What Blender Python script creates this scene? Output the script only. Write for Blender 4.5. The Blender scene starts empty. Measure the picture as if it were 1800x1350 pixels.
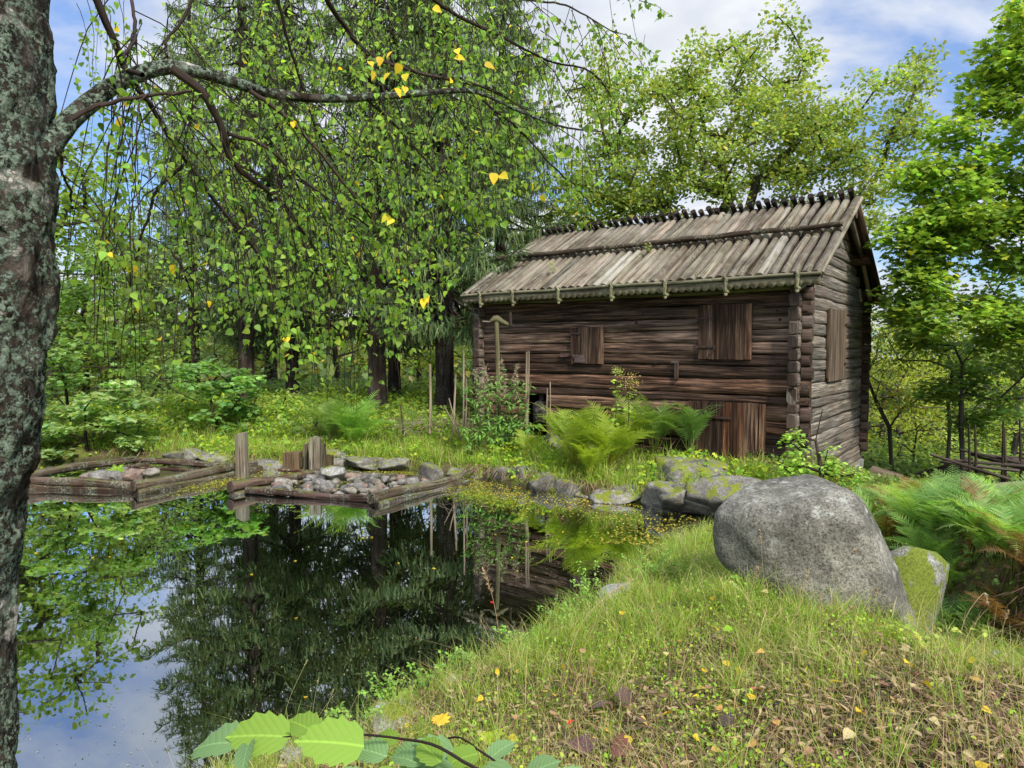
import bpy, bmesh, math, random
import numpy as np
from mathutils import Vector, Matrix, noise as mnoise
R = math.radians
sc = bpy.context.scene
COL = sc.collection
rng = np.random.default_rng(7)
random.seed(7)

# ------------------------------------------------------------------ camera, sky, sun, exposure
PITCH = math.atan(60 / 1200)
CAMZ = 2.6
cam_d = bpy.data.cameras.new('camera')
cam = bpy.data.objects.new('camera', cam_d)
COL.objects.link(cam)
cam.location = (0, 0, CAMZ)
cam.rotation_euler = (R(90) - PITCH, 0, 0)
cam_d.sensor_width = 36
cam_d.lens = 24
cam_d.clip_start = 0.05
cam_d.clip_end = 2000
sc.camera = cam

SUN_DIR = Vector((0.34, -0.64, 0.69)).normalized()
SUN_EL = math.asin(SUN_DIR.z)
SUN_ROT = math.atan2(SUN_DIR.x, SUN_DIR.y)
sd = bpy.data.lights.new('sun', 'SUN')
sd.energy = 3.0
sd.angle = R(9)
sd.color = (1.0, 0.95, 0.86)
sun = bpy.data.objects.new('sun', sd)
sun.rotation_euler = SUN_DIR.to_track_quat('Z', 'Y').to_euler()
sun.location = (10, -10, 30)
COL.objects.link(sun)

sc.view_settings.view_transform = 'Standard'
sc.view_settings.look = 'None'
sc.view_settings.exposure = 0.80
sc.view_settings.gamma = 1.0
sc.view_settings.use_curve_mapping = False
sc.render.engine = 'CYCLES'
cy = sc.cycles
cy.max_bounces = 6
cy.diffuse_bounces = 3
cy.glossy_bounces = 3
cy.transmission_bounces = 3
cy.transparent_max_bounces = 6
cy.caustics_reflective = False
cy.caustics_refractive = False
cy.use_adaptive_sampling = True
cy.adaptive_threshold = 0.02
cy.use_denoising = True
cy.sample_clamp_indirect = 4.0


class G:
    """small helper for writing node graphs"""
    def __init__(s, nt):
        s.nt = nt

    def new(s, t, **kw):
        n = s.nt.nodes.new(t)
        for k, v in kw.items():
            setattr(n, k, v)
        return n

    def set(s, sock, v):
        if v is None:
            return
        if isinstance(v, bpy.types.NodeSocket):
            s.nt.links.new(v, sock)
        else:
            if isinstance(v, (tuple, list)) and len(v) == 3 and sock.type == 'RGBA':
                v = (*v, 1)
            sock.default_value = v

    def noise(s, vec, scale, detail=4, rough=.55, dist=0, out=0):
        n = s.new('ShaderNodeTexNoise')
        s.set(n.inputs['Vector'], vec)
        n.inputs['Scale'].default_value = scale
        n.inputs['Detail'].default_value = detail
        n.inputs['Roughness'].default_value = rough
        n.inputs['Distortion'].default_value = dist
        return n.outputs[out]

    def voro(s, vec, scale, feature='F1', out='Distance', rnd=1):
        n = s.new('ShaderNodeTexVoronoi', feature=feature)
        s.set(n.inputs['Vector'], vec)
        n.inputs['Scale'].default_value = scale
        n.inputs['Randomness'].default_value = rnd
        return n.outputs[out]

    def ramp(s, fac, stops, interp='LINEAR'):
        n = s.new('ShaderNodeValToRGB')
        n.color_ramp.interpolation = interp
        e = n.color_ramp.elements
        while len(e) < len(stops):
            e.new(.5)
        for i, (p, c) in enumerate(stops):
            e[i].position = p
            if not isinstance(c, (tuple, list)):
                c = (c, c, c)
            e[i].color = (*c, 1)
        s.set(n.inputs[0], fac)
        return n.outputs[0]

    def mix(s, fac, a, b, blend='MIX'):
        n = s.new('ShaderNodeMix', data_type='RGBA', blend_type=blend)
        s.set(n.inputs[0], fac)
        s.set(n.inputs[6], a)
        s.set(n.inputs[7], b)
        return n.outputs[2]

    def math(s, op, a, b=None, clamp=False):
        n = s.new('ShaderNodeMath', operation=op, use_clamp=clamp)
        s.set(n.inputs[0], a)
        if b is not None:
            s.set(n.inputs[1], b)
        return n.outputs[0]

    def vmul(s, v, k):
        n = s.new('ShaderNodeVectorMath', operation='MULTIPLY')
        s.set(n.inputs[0], v)
        n.inputs[1].default_value = k
        return n.outputs[0]

    def sep(s, v):
        n = s.new('ShaderNodeSeparateXYZ')
        s.set(n.inputs[0], v)
        return n.outputs

    def bump(s, h, strength=.5, dist=.01, normal=None):
        n = s.new('ShaderNodeBump')
        n.inputs['Strength'].default_value = strength
        n.inputs['Distance'].default_value = dist
        s.set(n.inputs['Height'], h)
        if normal is not None:
            s.set(n.inputs['Normal'], normal)
        return n.outputs[0]


def material(name):
    m = bpy.data.materials.new(name)
    m.use_nodes = True
    nt = m.node_tree
    nt.nodes.clear()
    g = G(nt)
    out = g.new('ShaderNodeOutputMaterial')
    return m, g, out


def principled(g, out, color, rough=.8, normal=None, spec=.3, metal=0):
    p = g.new('ShaderNodeBsdfPrincipled')
    g.set(p.inputs['Base Color'], color)
    g.set(p.inputs['Roughness'], rough)
    p.inputs['Specular IOR Level'].default_value = spec
    p.inputs['Metallic'].default_value = metal
    if normal is not None:
        g.set(p.inputs['Normal'], normal)
    g.nt.links.new(p.outputs[0], out.inputs[0])
    return p


world = bpy.data.worlds.new('World')
sc.world = world
world.use_nodes = True
world.node_tree.nodes.clear()
g = G(world.node_tree)
wo = g.new('ShaderNodeOutputWorld')
bg = g.new('ShaderNodeBackground')
sky = g.new('ShaderNodeTexSky', sky_type='NISHITA')
sky.sun_disc = False
sky.sun_elevation = SUN_EL
sky.sun_rotation = SUN_ROT
sky.air_density = 1.2
sky.dust_density = .6
sky.ozone_density = 2.5
tc = g.new('ShaderNodeTexCoord')
xyz = g.sep(tc.outputs['Generated'])
zz = g.math('ADD', g.math('MAXIMUM', xyz[2], 0.0), 0.22)
cx = g.math('DIVIDE', xyz[0], zz)
cyy = g.math('DIVIDE', xyz[1], zz)
cmb = g.new('ShaderNodeCombineXYZ')
g.set(cmb.inputs[0], cx)
g.set(cmb.inputs[1], cyy)
cmb.inputs[2].default_value = 3.7
cl = g.noise(cmb.outputs[0], 1.15, 8, .55, .35)
for dx_, dy_, dz_, w_ in ((-.44, .80, .44, .125), (.50, .80, .40, .13), (.28, .88, .42, -.08), (-.1, .9, .25, -.10)):
    dt = g.new('ShaderNodeVectorMath', operation='DOT_PRODUCT')
    g.set(dt.inputs[0], tc.outputs['Generated'])
    dt.inputs[1].default_value = Vector((dx_, dy_, dz_)).normalized()
    gap_ = g.math('MULTIPLY', g.ramp(dt.outputs['Value'], [(.955, 0.0), (.998, 1.0)]), w_)
    cl = g.math('SUBTRACT', cl, gap_)
mask = g.ramp(cl, [(.415, 0.0), (.50, .80), (.58, 1.0)])
shade = g.noise(cmb.outputs[0], 2.1, 6, .6, .2)
ccol = g.ramp(shade, [(.30, (4.6, 5.0, 5.8)), (.50, (6.0, 6.3, 6.8)), (.66, (7.6, 7.7, 7.9))])
skyc = g.mix(.32, g.mix(1.0, sky.outputs[0], (.62, .98, 1.50), 'MULTIPLY'), (4.2, 4.9, 6.0))
# sky overhead, out of view, brightened to add ambient light, as overcast does
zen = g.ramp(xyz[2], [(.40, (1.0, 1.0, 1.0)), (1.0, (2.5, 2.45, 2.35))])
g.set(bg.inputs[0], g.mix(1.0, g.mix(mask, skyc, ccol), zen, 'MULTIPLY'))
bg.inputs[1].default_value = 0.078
g.nt.links.new(bg.outputs[0], wo.inputs[0])

# ------------------------------------------------------------------ geometry helpers
cp, sp = math.cos(PITCH), math.sin(PITCH)


def ray(px, py):
    a, b = (px - 900) / 1200, (675 - py) / 1200
    return np.array([a, cp + b * sp, -sp + b * cp])


def at(px, py, Y):
    d = ray(px, py)
    return np.array([0, 0, CAMZ]) + d * (Y / d[1])


def atz(px, py, z):
    d = ray(px, py)
    return np.array([0, 0, CAMZ]) + d * ((z - CAMZ) / d[2])


def sstep(a, b, x):
    t = np.clip((x - a) / (b - a), 0, 1)
    return t * t * (3 - 2 * t)


def vnoise(x, y, s=1.0, seed=0):
    """cheap smooth 2d noise made of value noise octaves, -1..1"""
    out = 0
    amp = 1
    x = np.asarray(x, float) * s + seed * 17.3
    y = np.asarray(y, float) * s - seed * 9.1
    tot = 0
    for o in range(3):
        xi, yi = np.floor(x), np.floor(y)
        fx, fy = x - xi, y - yi
        fx = fx * fx * (3 - 2 * fx)
        fy = fy * fy * (3 - 2 * fy)

        def h(a, b):
            v = np.sin(a * 127.1 + b * 311.7 + seed * 5.3) * 43758.5453
            return v - np.floor(v)
        v = (h(xi, yi) * (1 - fx) + h(xi + 1, yi) * fx) * (1 - fy) + (h(xi, yi + 1) * (1 - fx) + h(xi + 1, yi + 1) * fx) * fy
        out = out + amp * (2 * v - 1)
        tot += amp
        amp *= .5
        x = x * 2.03 + 3.1
        y = y * 2.03 + 1.7
    return out / tot


class MB:
    """collects vertices, faces, uv and tint and links them as one mesh object"""
    def __init__(s):
        s.v, s.f, s.uv, s.c, s.n = [], [], [], [], 0

    def add(s, v, faces, uv=None, col=None):
        v = np.asarray(v, np.float32).reshape(-1, 3)
        k = len(v)
        for f in (faces if isinstance(faces, list) else [faces]):
            s.f.append(np.asarray(f, np.int64) + s.n)
        s.v.append(v)
        s.uv.append(np.zeros((k, 2), np.float32) if uv is None else np.asarray(uv, np.float32).reshape(-1, 2))
        if col is None:
            col = (1, 1, 1)
        c = np.asarray(col, np.float32)
        if c.ndim == 1:
            c = np.tile(c, (k, 1))
        s.c.append(c)
        s.n += k
        return s

    def box(s, c, size, M=None, col=None, uvoff=None, jit=0):
        """box with uv.x along its longest side; M is a 3x3 whose columns are its axes"""
        sx, sy, sz = np.array(size) / 2
        v = np.array([[x, y, z] for x in (-sx, sx) for y in (-sy, sy) for z in (-sz, sz)], float)
        if jit:
            v += rng.normal(0, jit, v.shape)
        ax = int(np.argmax(size))
        quads = np.array([[0, 1, 3, 2], [4, 6, 7, 5], [0, 4, 5, 1], [2, 3, 7, 6], [0, 2, 6, 4], [1, 5, 7, 3]])
        fn = [0, 0, 1, 1, 2, 2]
        off = rng.uniform(0, 50, 2) if uvoff is None else np.array(uvoff)
        V, U, F = [], [], []
        for q, n in zip(quads, fn):
            p = v[q]
            others = [a for a in range(3) if a != n]
            if ax in others:
                a, b = ax, [o for o in others if o != ax][0]
            else:
                a, b = others
            U.append(np.stack([p[:, a], p[:, b] + (.13 * n)], 1) + off)
            F.append(np.arange(4) + len(V) * 4)
            V.append(p)
        V = np.concatenate(V)
        if M is not None:
            V = V @ np.asarray(M).T
        return s.add(V + np.asarray(c), np.array(F), np.concatenate(U), col)

    def tube(s, P, r, n=8, col=None, cap=True, jit=0, square=0, uvoff=None, ell=None, up=None):
        P = np.asarray(P, float)
        m = len(P)
        r = np.broadcast_to(np.asarray(r, float), (m,)) if np.ndim(r) < 2 else r
        T = np.gradient(P, axis=0)
        T /= np.linalg.norm(T, axis=1)[:, None] + 1e-9
        if up is None:
            up = np.array([0, 0, 1.]) if abs(T[0][2]) < .9 else np.array([1., 0, 0])
        N = np.zeros_like(P)
        nrm = up - T[0] * np.dot(up, T[0])
        nrm /= np.linalg.norm(nrm)
        for i in range(m):
            nrm = nrm - T[i] * np.dot(nrm, T[i])
            nrm /= np.linalg.norm(nrm) + 1e-9
            N[i] = nrm
        B = np.cross(T, N)
        a = np.arange(n + 1) / n * 2 * np.pi + np.pi / n
        ca, sa = np.cos(a), np.sin(a)
        if square:
            k = np.maximum(np.abs(ca), np.abs(sa))
            ca, sa = ca * (1 - square + square / k), sa * (1 - square + square / k)
        e1, e2 = (1, 1) if ell is None else ell
        rr = r[:, None] * np.ones(n + 1)
        if jit:
            jj = 1 + rng.normal(0, jit, (m, n))
            jj = np.concatenate([jj, jj[:, :1]], 1)
            rr = rr * jj
        V = P[:, None, :] + rr[:, :, None] * (N[:, None, :] * ca[None, :, None] * e1 + B[:, None, :] * sa[None, :, None] * e2)
        L = np.concatenate([[0], np.cumsum(np.linalg.norm(np.diff(P, axis=0), axis=1))])
        off = rng.uniform(0, 50, 2) if uvoff is None else np.array(uvoff)
        rm = float(np.max(r))
        U = np.stack([np.repeat(L[:, None], n + 1, 1), np.repeat((np.arange(n + 1) / n * 2 * np.pi * rm)[None], m, 0)], 2) + off
        i = np.arange(m - 1)[:, None] * (n + 1)
        j = np.arange(n)[None, :]
        q = np.stack([i + j, i + j + 1, i + j + n + 2, i + j + n + 1], 2).reshape(-1, 4)
        s.add(V.reshape(-1, 3), q, U.reshape(-1, 2), col)
        if cap:
            for ring, c, fl in ((V[0], P[0], 0), (V[-1], P[-1], 1)):
                vv = np.concatenate([ring[:n], c[None]])
                k = np.arange(n)
                t = np.stack([k, (k + 1) % n, np.full(n, n)], 1)
                if not fl:
                    t = t[:, ::-1]
                uu = np.concatenate([np.stack([ca[:n] * rm * .3, sa[:n] * rm], 1), [[0, 0]]]) + off
                s.add(vv, t, uu, (np.asarray(col) * .8 if col is not None and np.ndim(col) == 1 else None))
        return s

    def build(s, name, m, parent=None, origin=None, smooth=False):
        v = np.concatenate(s.v)
        if parent is not None:
            o = np.array(wloc(parent))
        elif origin is not None:
            o = np.array(origin, float)
        else:
            o = np.zeros(3)
        me = bpy.data.meshes.new(name)
        v = (v - o).astype(np.float32)
        me.vertices.add(len(v))
        me.vertices.foreach_set('co', v.ravel())
        loops = np.concatenate([f.ravel() for f in s.f])
        tot = np.concatenate([np.full(len(f), f.shape[1]) for f in s.f])
        start = np.concatenate([[0], np.cumsum(tot)[:-1]])
        me.loops.add(len(loops))
        me.loops.foreach_set('vertex_index', loops.astype(np.int32))
        me.polygons.add(len(tot))
        me.polygons.foreach_set('loop_start', start.astype(np.int32))
        me.polygons.foreach_set('loop_total', tot.astype(np.int32))
        if smooth:
            me.polygons.foreach_set('use_smooth', np.ones(len(tot), bool))
        uvl = me.uv_layers.new(name='UVMap')
        uvl.data.foreach_set('uv', np.concatenate(s.uv)[loops].ravel())
        ca = me.color_attributes.new('tint', 'FLOAT_COLOR', 'POINT')
        c = np.concatenate(s.c)
        ca.data.foreach_set('color', np.concatenate([c, np.ones((len(c), 1), np.float32)], 1).ravel())
        me.update()
        me.validate()
        me.materials.append(m)
        ob = bpy.data.objects.new(name, me)
        COL.objects.link(ob)
        if parent is not None:
            ob.parent = parent
        elif origin is not None:
            ob.location = origin
        return ob


def wloc(o):
    p = Vector(o.location)
    while o.parent:
        o = o.parent
        p = p + Vector(o.location)
    return p


def tag(o, label=None, cat=None, group=None, kind=None):
    if label:
        o['label'] = label
    if cat:
        o['category'] = cat
    if group:
        o['group'] = group
    if kind:
        o['kind'] = kind
    return o


def thing(name, label, cat, loc, group=None):
    o = bpy.data.objects.new(name, None)
    o.empty_display_size = .1
    COL.objects.link(o)
    o.location = Vector([float(a) for a in loc])
    return tag(o, label, cat, group)


def dup(o, loc=None, rz=None, scale=None, label=None, group=None, color=None):
    c = o.copy()
    COL.objects.link(c)
    if loc is not None:
        c.location = Vector([float(a) for a in loc])
    if rz is not None:
        c.rotation_euler = (0, 0, rz)
    if scale is not None:
        c.scale = (scale, scale, scale) if np.ndim(scale) == 0 else scale
    if label:
        c['label'] = label
    if group:
        c['group'] = group
    if color is not None:
        c.color = (*color, 1)
    for ch in o.children:
        d = ch.copy()
        COL.objects.link(d)
        d.parent = c
        if color is not None:
            d.color = (*color, 1)
        for gc in ch.children:
            e = gc.copy()
            COL.objects.link(e)
            e.parent = d
    return c


def smooth_path(P, n):
    """Catmull-Rom through the points"""
    P = np.asarray(P, float)
    m = len(P)
    Q = np.concatenate([[2 * P[0] - P[1]], P, [2 * P[-1] - P[-2]]])
    t = np.linspace(0, m - 1 - 1e-6, n)
    i = t.astype(int)
    f = (t - i)[:, None]
    p0, p1, p2, p3 = Q[i], Q[i + 1], Q[i + 2], Q[i + 3]
    return .5 * (2 * p1 + (p2 - p0) * f + (2 * p0 - 5 * p1 + 4 * p2 - p3) * f ** 2 + (3 * p1 - p0 - 3 * p2 + p3) * f ** 3)


# leaf templates: (verts, tris); stem at the origin, tip at y = 1, face up
def leaf_tpl(half, fold=.12, bend=.1):
    k = len(half)
    c = [(0, y, -bend * y * y) for _, y in half]
    l = [(-x, y, fold * x - bend * y * y) for x, y in half]
    r = [(x, y, fold * x - bend * y * y) for x, y in half]
    v = np.array(c + l + r, float)
    f = []
    for i in range(k - 1):
        for s, o in ((0, k), (1, 2 * k)):
            a, b, c_, d = i, i + 1, o + i + 1, o + i
            q = [(a, b, c_), (a, c_, d)] if s == 0 else [(a, c_, b), (a, d, c_)]
            f += q
    f = [t for t in f if np.linalg.norm(np.cross(v[t[1]] - v[t[0]], v[t[2]] - v[t[0]])) > 1e-7]
    return v, np.array(f)


def fan_tpl(outline, bend=.1, fold=.1):
    o = np.array(outline, float)
    full = np.concatenate([o, (o * [-1, 1])[::-1][1:-1]]) if True else o
    v = np.concatenate([[(0, .4)], full])
    z = fold * np.abs(v[:, 0]) - bend * (v[:, 1] - .3) ** 2
    v = np.concatenate([v, z[:, None]], 1)
    n = len(full)
    k = np.arange(n)
    return v, np.stack([np.zeros(n, int), 1 + k, 1 + (k + 1) % n], 1)


BIRCH = leaf_tpl([(0, 0), (.25, .04), (.38, .20), (.35, .44), (.20, .70), (.07, .89), (0, 1)], .2, .12)
QUADL = leaf_tpl([(0, 0), (.34, .45), (0, 1)], .25, .2)
OVAL = leaf_tpl([(0, 0), (.25, .2), (.33, .5), (.2, .82), (0, 1)], .2, .2)
MAPLE = fan_tpl([(0, 0), (.30, .02), (.28, .18), (.60, .34), (.34, .50), (.46, .80), (.20, .72), (0, 1.05)], .25, .15)
OAK = fan_tpl([(0, 0), (.10, .18), (.25, .26), (.17, .40), (.36, .58), (.24, .68), (.24, .88), (0, 1.0)], .3, .2)
COMP = fan_tpl([(0, 0), (.38, .12), (.10, .26), (.42, .44), (.12, .52), (.32, .78), (0, 1.0)], .3, .2)


def basis(n, h):
    """matrices with columns x, y=h (leaf axis), z=n"""
    n = n / (np.linalg.norm(n, axis=1)[:, None] + 1e-9)
    h = h - n * np.sum(n * h, 1)[:, None]
    h = h / (np.linalg.norm(h, axis=1)[:, None] + 1e-9)
    x = np.cross(h, n)
    return np.stack([x, h, n], 2)


def scatter(mb, tpl, T, n, h, size, col):
    v, f = tpl
    M = basis(np.asarray(n, float), np.asarray(h, float))
    N = len(T)
    size = np.asarray(size)
    vs = v[None] * (size[:, None, None] if size.ndim == 1 else size[:, None, :])
    V = np.einsum('nij,nkj->nki', M, vs) + np.asarray(T)[:, None, :]
    F = (f[None] + (np.arange(N) * len(v))[:, None, None]).reshape(-1, f.shape[1])
    C = np.repeat(np.asarray(col), len(v), axis=0)
    U = np.tile(v[:, :2], (N, 1))
    mb.add(V.reshape(-1, 3), F, U, C)


def rdir(N, zb=0.0):
    d = rng.normal(0, 1, (N, 3))
    d[:, 2] += zb
    return d / (np.linalg.norm(d, axis=1)[:, None] + 1e-9)


def tints(N, base, var=.18, alt=None, palt=0):
    b = np.array(base, float)
    c = np.tile(b, (N, 1)) * (1 + rng.normal(0, var, (N, 1)))
    c[:, 0] *= 1 + rng.normal(0, .12, N)
    if alt is not None:
        m = rng.random(N) < palt
        c[m] = np.array(alt) * (1 + rng.normal(0, .12, (m.sum(), 1)))
    return np.clip(c, .004, .95)


# ------------------------------------------------------------------ materials
def tint_color(g):
    a = g.new('ShaderNodeAttribute', attribute_name='tint')
    oi = g.new('ShaderNodeObjectInfo')
    return g.mix(1.0, a.outputs['Color'], oi.outputs['Color'], 'MULTIPLY')


def leaf_mat(name, trans=.4, rough=.45, spec=.35, k=1.0):
    m, g, out = material(name)
    c = tint_color(g)
    tcn = g.new('ShaderNodeTexCoord')
    nz = g.noise(tcn.outputs['Object'], 9, 2)
    c = g.mix(1.0, c, g.ramp(nz, [(.3, .80 * k), (.7, 1.2 * k)]), 'MULTIPLY')
    p = g.new('ShaderNodeBsdfPrincipled')
    g.set(p.inputs['Base Color'], c)
    p.inputs['Roughness'].default_value = rough
    p.inputs['Specular IOR Level'].default_value = spec
    t = g.new('ShaderNodeBsdfTranslucent')
    g.set(t.inputs[0], g.mix(1.0, c, (1.4, 1.35, .65), 'MULTIPLY'))
    mx = g.new('ShaderNodeMixShader')
    mx.inputs[0].default_value = trans
    g.nt.links.new(p.outputs[0], mx.inputs[1])
    g.nt.links.new(t.outputs[0], mx.inputs[2])
    g.nt.links.new(mx.outputs[0], out.inputs[0])
    return m


def wood_mat(name, dark, mid, light, grey=None, crack=.5, bumps=.6, lichen=None, lich_amt=.55, rough=.85, yscale=22, moss=None, blotch=0):
    """uv.x runs along the grain in metres"""
    m, g, out = material(name)
    uv = g.new('ShaderNodeUVMap').outputs[0]
    geo = g.new('ShaderNodeNewGeometry')
    a = g.vmul(uv, (1.1, yscale, 1))
    grain = g.noise(a, 1.0, 6, .65, .4)
    fine = g.noise(g.vmul(uv, (5, 130, 1)), 1.0, 3, .6)
    patch = g.noise(geo.outputs['Position'], 1.1, 4, .6)
    streak = g.noise(g.vmul(uv, (.55, 7, 1)), 1.0, 4, .6, .3)
    col = g.ramp(grain, [(.30, dark), (.50, mid), (.70, light)])
    col = g.mix(g.ramp(streak, [(.40, 0.0), (.62, .75)]), col, dark)
    if grey is not None:
        col = g.mix(g.ramp(patch, [(.42, 0.0), (.66, .8)]), col, grey)
    col = g.mix(.5, col, g.ramp(fine, [(.3, .45), (.7, 1.35)]), 'MULTIPLY')
    if blotch:
        col = g.mix(blotch, col, g.ramp(g.noise(g.vmul(uv, (.9, 4.5, 1)), 1.0, 5, .65, .5), [(.36, .22), (.50, .9), (.64, 1.9)]), 'MULTIPLY')
    ck = g.noise(g.vmul(uv, (.9, 30, 1)), 1.0, 3, .5, .2)
    ckm = g.ramp(ck, [(.30 + .04 * crack, 0.0), (.37 + .04 * crack, 1.0)])
    col = g.mix(1.0, col, g.ramp(ckm, [(0, .22), (1, 1.0)]), 'MULTIPLY')
    at_ = g.new('ShaderNodeAttribute', attribute_name='tint')
    col = g.mix(1.0, col, at_.outputs['Color'], 'MULTIPLY')
    if lichen is not None:
        ln = g.noise(geo.outputs['Position'], 26, 5, .7)
        l2 = g.noise(geo.outputs['Position'], 3, 3, .6)
        lm = g.math('MULTIPLY', g.ramp(ln, [(.50, 0), (.56, 1)]), g.ramp(l2, [(lich_amt - .12, 0), (lich_amt + .05, 1)]))
        col = g.mix(lm, col, lichen)
    if moss is not None:
        nrm = g.sep(geo.outputs['Normal'])[2]
        mn = g.noise(geo.outputs['Position'], 5, 4, .6)
        mm = g.math('MULTIPLY', g.ramp(nrm, [(.35, 0), (.8, 1)]), g.ramp(mn, [(.5, 0), (.6, .9)]))
        col = g.mix(mm, col, moss)
    h = g.math('ADD', g.math('MULTIPLY', grain, .5), g.math('ADD', ckm, g.math('MULTIPLY', fine, .25)))
    principled(g, out, col, rough, g.bump(h, bumps, .012), .15)
    return m


def rock_mat(name, dark, mid, light, spot=None, moss=None, moss_lo=.5, scale=1.0, bumps=.6, mz=(.1, .65)):
    m, g, out = material(name)
    tcn = g.new('ShaderNodeTexCoord')
    geo = g.new('ShaderNodeNewGeometry')
    v = geo.outputs['Position']
    big = g.noise(v, 3.2 * scale, 5, .6)
    sp_ = g.noise(v, 70 * scale, 4, .75)
    med = g.noise(v, 14 * scale, 6, .7)
    col = g.ramp(big, [(.32, dark), (.5, mid), (.68, light)])
    col = g.mix(1.0, col, g.ramp(sp_, [(.36, .35), (.5, 1.0), (.64, 1.45)]), 'MULTIPLY')
    col = g.mix(1.0, col, g.ramp(med, [(.35, .65), (.6, 1.15)]), 'MULTIPLY')
    if spot is not None:
        l = g.math('MULTIPLY', g.ramp(g.noise(v, 11 * scale, 5, .7), [(.57, 0), (.62, 1)]), g.ramp(g.sep(geo.outputs['Normal'])[2], [(-.1, 0), (.5, .85)]))
        col = g.mix(l, col, spot)
    oi = g.new('ShaderNodeObjectInfo')
    col = g.mix(1.0, col, oi.outputs['Color'], 'MULTIPLY')
    if moss is not None:
        nz = g.sep(geo.outputs['Normal'])[2]
        mm = g.math('MULTIPLY', g.ramp(g.math('ADD', g.math('MULTIPLY', nz, .5), .5), [(mz[0] * .5 + .5, 0), (mz[1] * .5 + .5, 1)]), g.ramp(g.noise(v, 4 * scale, 5, .65), [(moss_lo, 0), (moss_lo + .07, 1)]))
        mc = g.ramp(g.noise(v, 60, 3), [(.3, tuple(x * .45 for x in moss)), (.65, moss)])
        col = g.mix(mm, col, mc)
    h = g.math('ADD', g.math('MULTIPLY', sp_, .35), g.math('MULTIPLY', med, 1.0))
    principled(g, out, col, .88, g.bump(h, bumps, .02), .25)
    return m


M_leaf = leaf_mat('leaf_green', .50, k=1.65)
M_leaf_thin = leaf_mat('leaf_thin', .55, .45, .25, k=1.5)
M_needle = leaf_mat('needles', .25, .6, .2, k=2.2)
M_grass = leaf_mat('grass_blades', .4, .5, k=1.3)
M_litter = leaf_mat('dry_leaf', .2, .6, .2)

M_wall = wood_mat('tarred_log', (.014, .009, .008), (.078, .048, .034), (.46, .29, .175), grey=(.12, .082, .062), crack=1.1, bumps=.9, blotch=1.0)
M_wall_grey = wood_mat('grey_log', (.050, .043, .035), (.22, .198, .165), (.48, .44, .38), grey=(.17, .135, .105), crack=1.1, bumps=.9, blotch=.5)
M_end = wood_mat('log_end', (.018, .012, .010), (.085, .055, .044), (.24, .16, .12), grey=(.15, .12, .105), crack=.8, bumps=.8)
M_pole = wood_mat('roof_pole', (.055, .046, .034), (.180, .155, .115), (.35, .315, .25), grey=(.24, .22, .18), crack=.4, bumps=.5,
                  lichen=(.25, .24, .17), lich_amt=.60, yscale=22)
M_pole_dark = wood_mat('dark_roof_pole', (.012, .010, .009), (.045, .035, .030), (.11, .085, .07), crack=.3)
M_fascia = wood_mat('mossy_board', (.08, .07, .05), (.20, .18, .13), (.36, .33, .25), grey=(.25, .25, .17), crack=.6, lichen=(.30, .30, .22), lich_amt=.66)
M_plank = wood_mat('shutter_plank', (.022, .014, .010), (.095, .060, .042), (.30, .205, .14), crack=1.1, yscale=22)
M_plank_grey = wood_mat('grey_plank', (.05, .037, .028), (.17, .13, .095), (.33, .27, .20), crack=.4, yscale=16)
M_rotten = wood_mat('rotten_log', (.030, .020, .015), (.10, .070, .052), (.23, .17, .13), grey=(.13, .10, .085), crack=1.0, bumps=1.0,
                    lichen=(.22, .24, .17), lich_amt=.56, moss=(.11, .12, .03))
M_post = wood_mat('weathered_post', (.10, .075, .05), (.25, .20, .14), (.46, .41, .32), grey=(.25, .24, .16), crack=1.2, bumps=.9, yscale=30)
M_stick = wood_mat('dry_pole', (.12, .09, .07), (.26, .21, .165), (.40, .34, .28), crack=.3)
M_sprucebark = wood_mat('spruce_bark', (.018, .012, .010), (.062, .042, .034), (.13, .09, .07), crack=.5, bumps=1.0, lichen=(.12, .13, .10), lich_amt=.6, yscale=10)
M_oakbark = wood_mat('grey_bark', (.04, .034, .028), (.10, .085, .07), (.18, .16, .14), crack=.5, bumps=1.0, yscale=12)
M_twig = wood_mat('twig', (.018, .012, .010), (.050, .034, .026), (.10, .07, .055), crack=.2)
M_stem = leaf_mat('green_stem', .1)

M_granite = rock_mat('granite', (.17, .165, .15), (.28, .27, .245), (.42, .405, .37), spot=(.42, .43, .38), moss=(.22, .25, .025), moss_lo=.50)
M_boulder = rock_mat('boulder_granite', (.085, .080, .062), (.155, .145, .115), (.255, .238, .190), spot=(.36, .36, .31), scale=.8, bumps=1.0)
M_mossrock = rock_mat('mossy_rock', (.10, .10, .09), (.17, .16, .14), (.28, .27, .25), moss=(.17, .21, .025), moss_lo=.44, mz=(-.6, .1))
M_pebble = rock_mat('crib_stone', (.105, .095, .078), (.20, .182, .155), (.32, .295, .26), scale=3.0, moss=(.2, .24, .05), moss_lo=.68)

# iron
M_iron, g, out = material('rusty_iron')
tcn = g.new('ShaderNodeTexCoord')
principled(g, out, g.ramp(g.noise(tcn.outputs['Object'], 30, 4), [(.35, (.025, .018, .016)), (.65, (.10, .055, .04))]), .7, None, .4, .3)
M_dark, g, out = material('sooty_wood')
tcn = g.new('ShaderNodeTexCoord')
principled(g, out, g.ramp(g.noise(tcn.outputs['Object'], 12, 5, .7), [(.35, (.010, .008, .007)), (.55, (.035, .028, .024)), (.66, (.16, .15, .14))]), .8)

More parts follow.
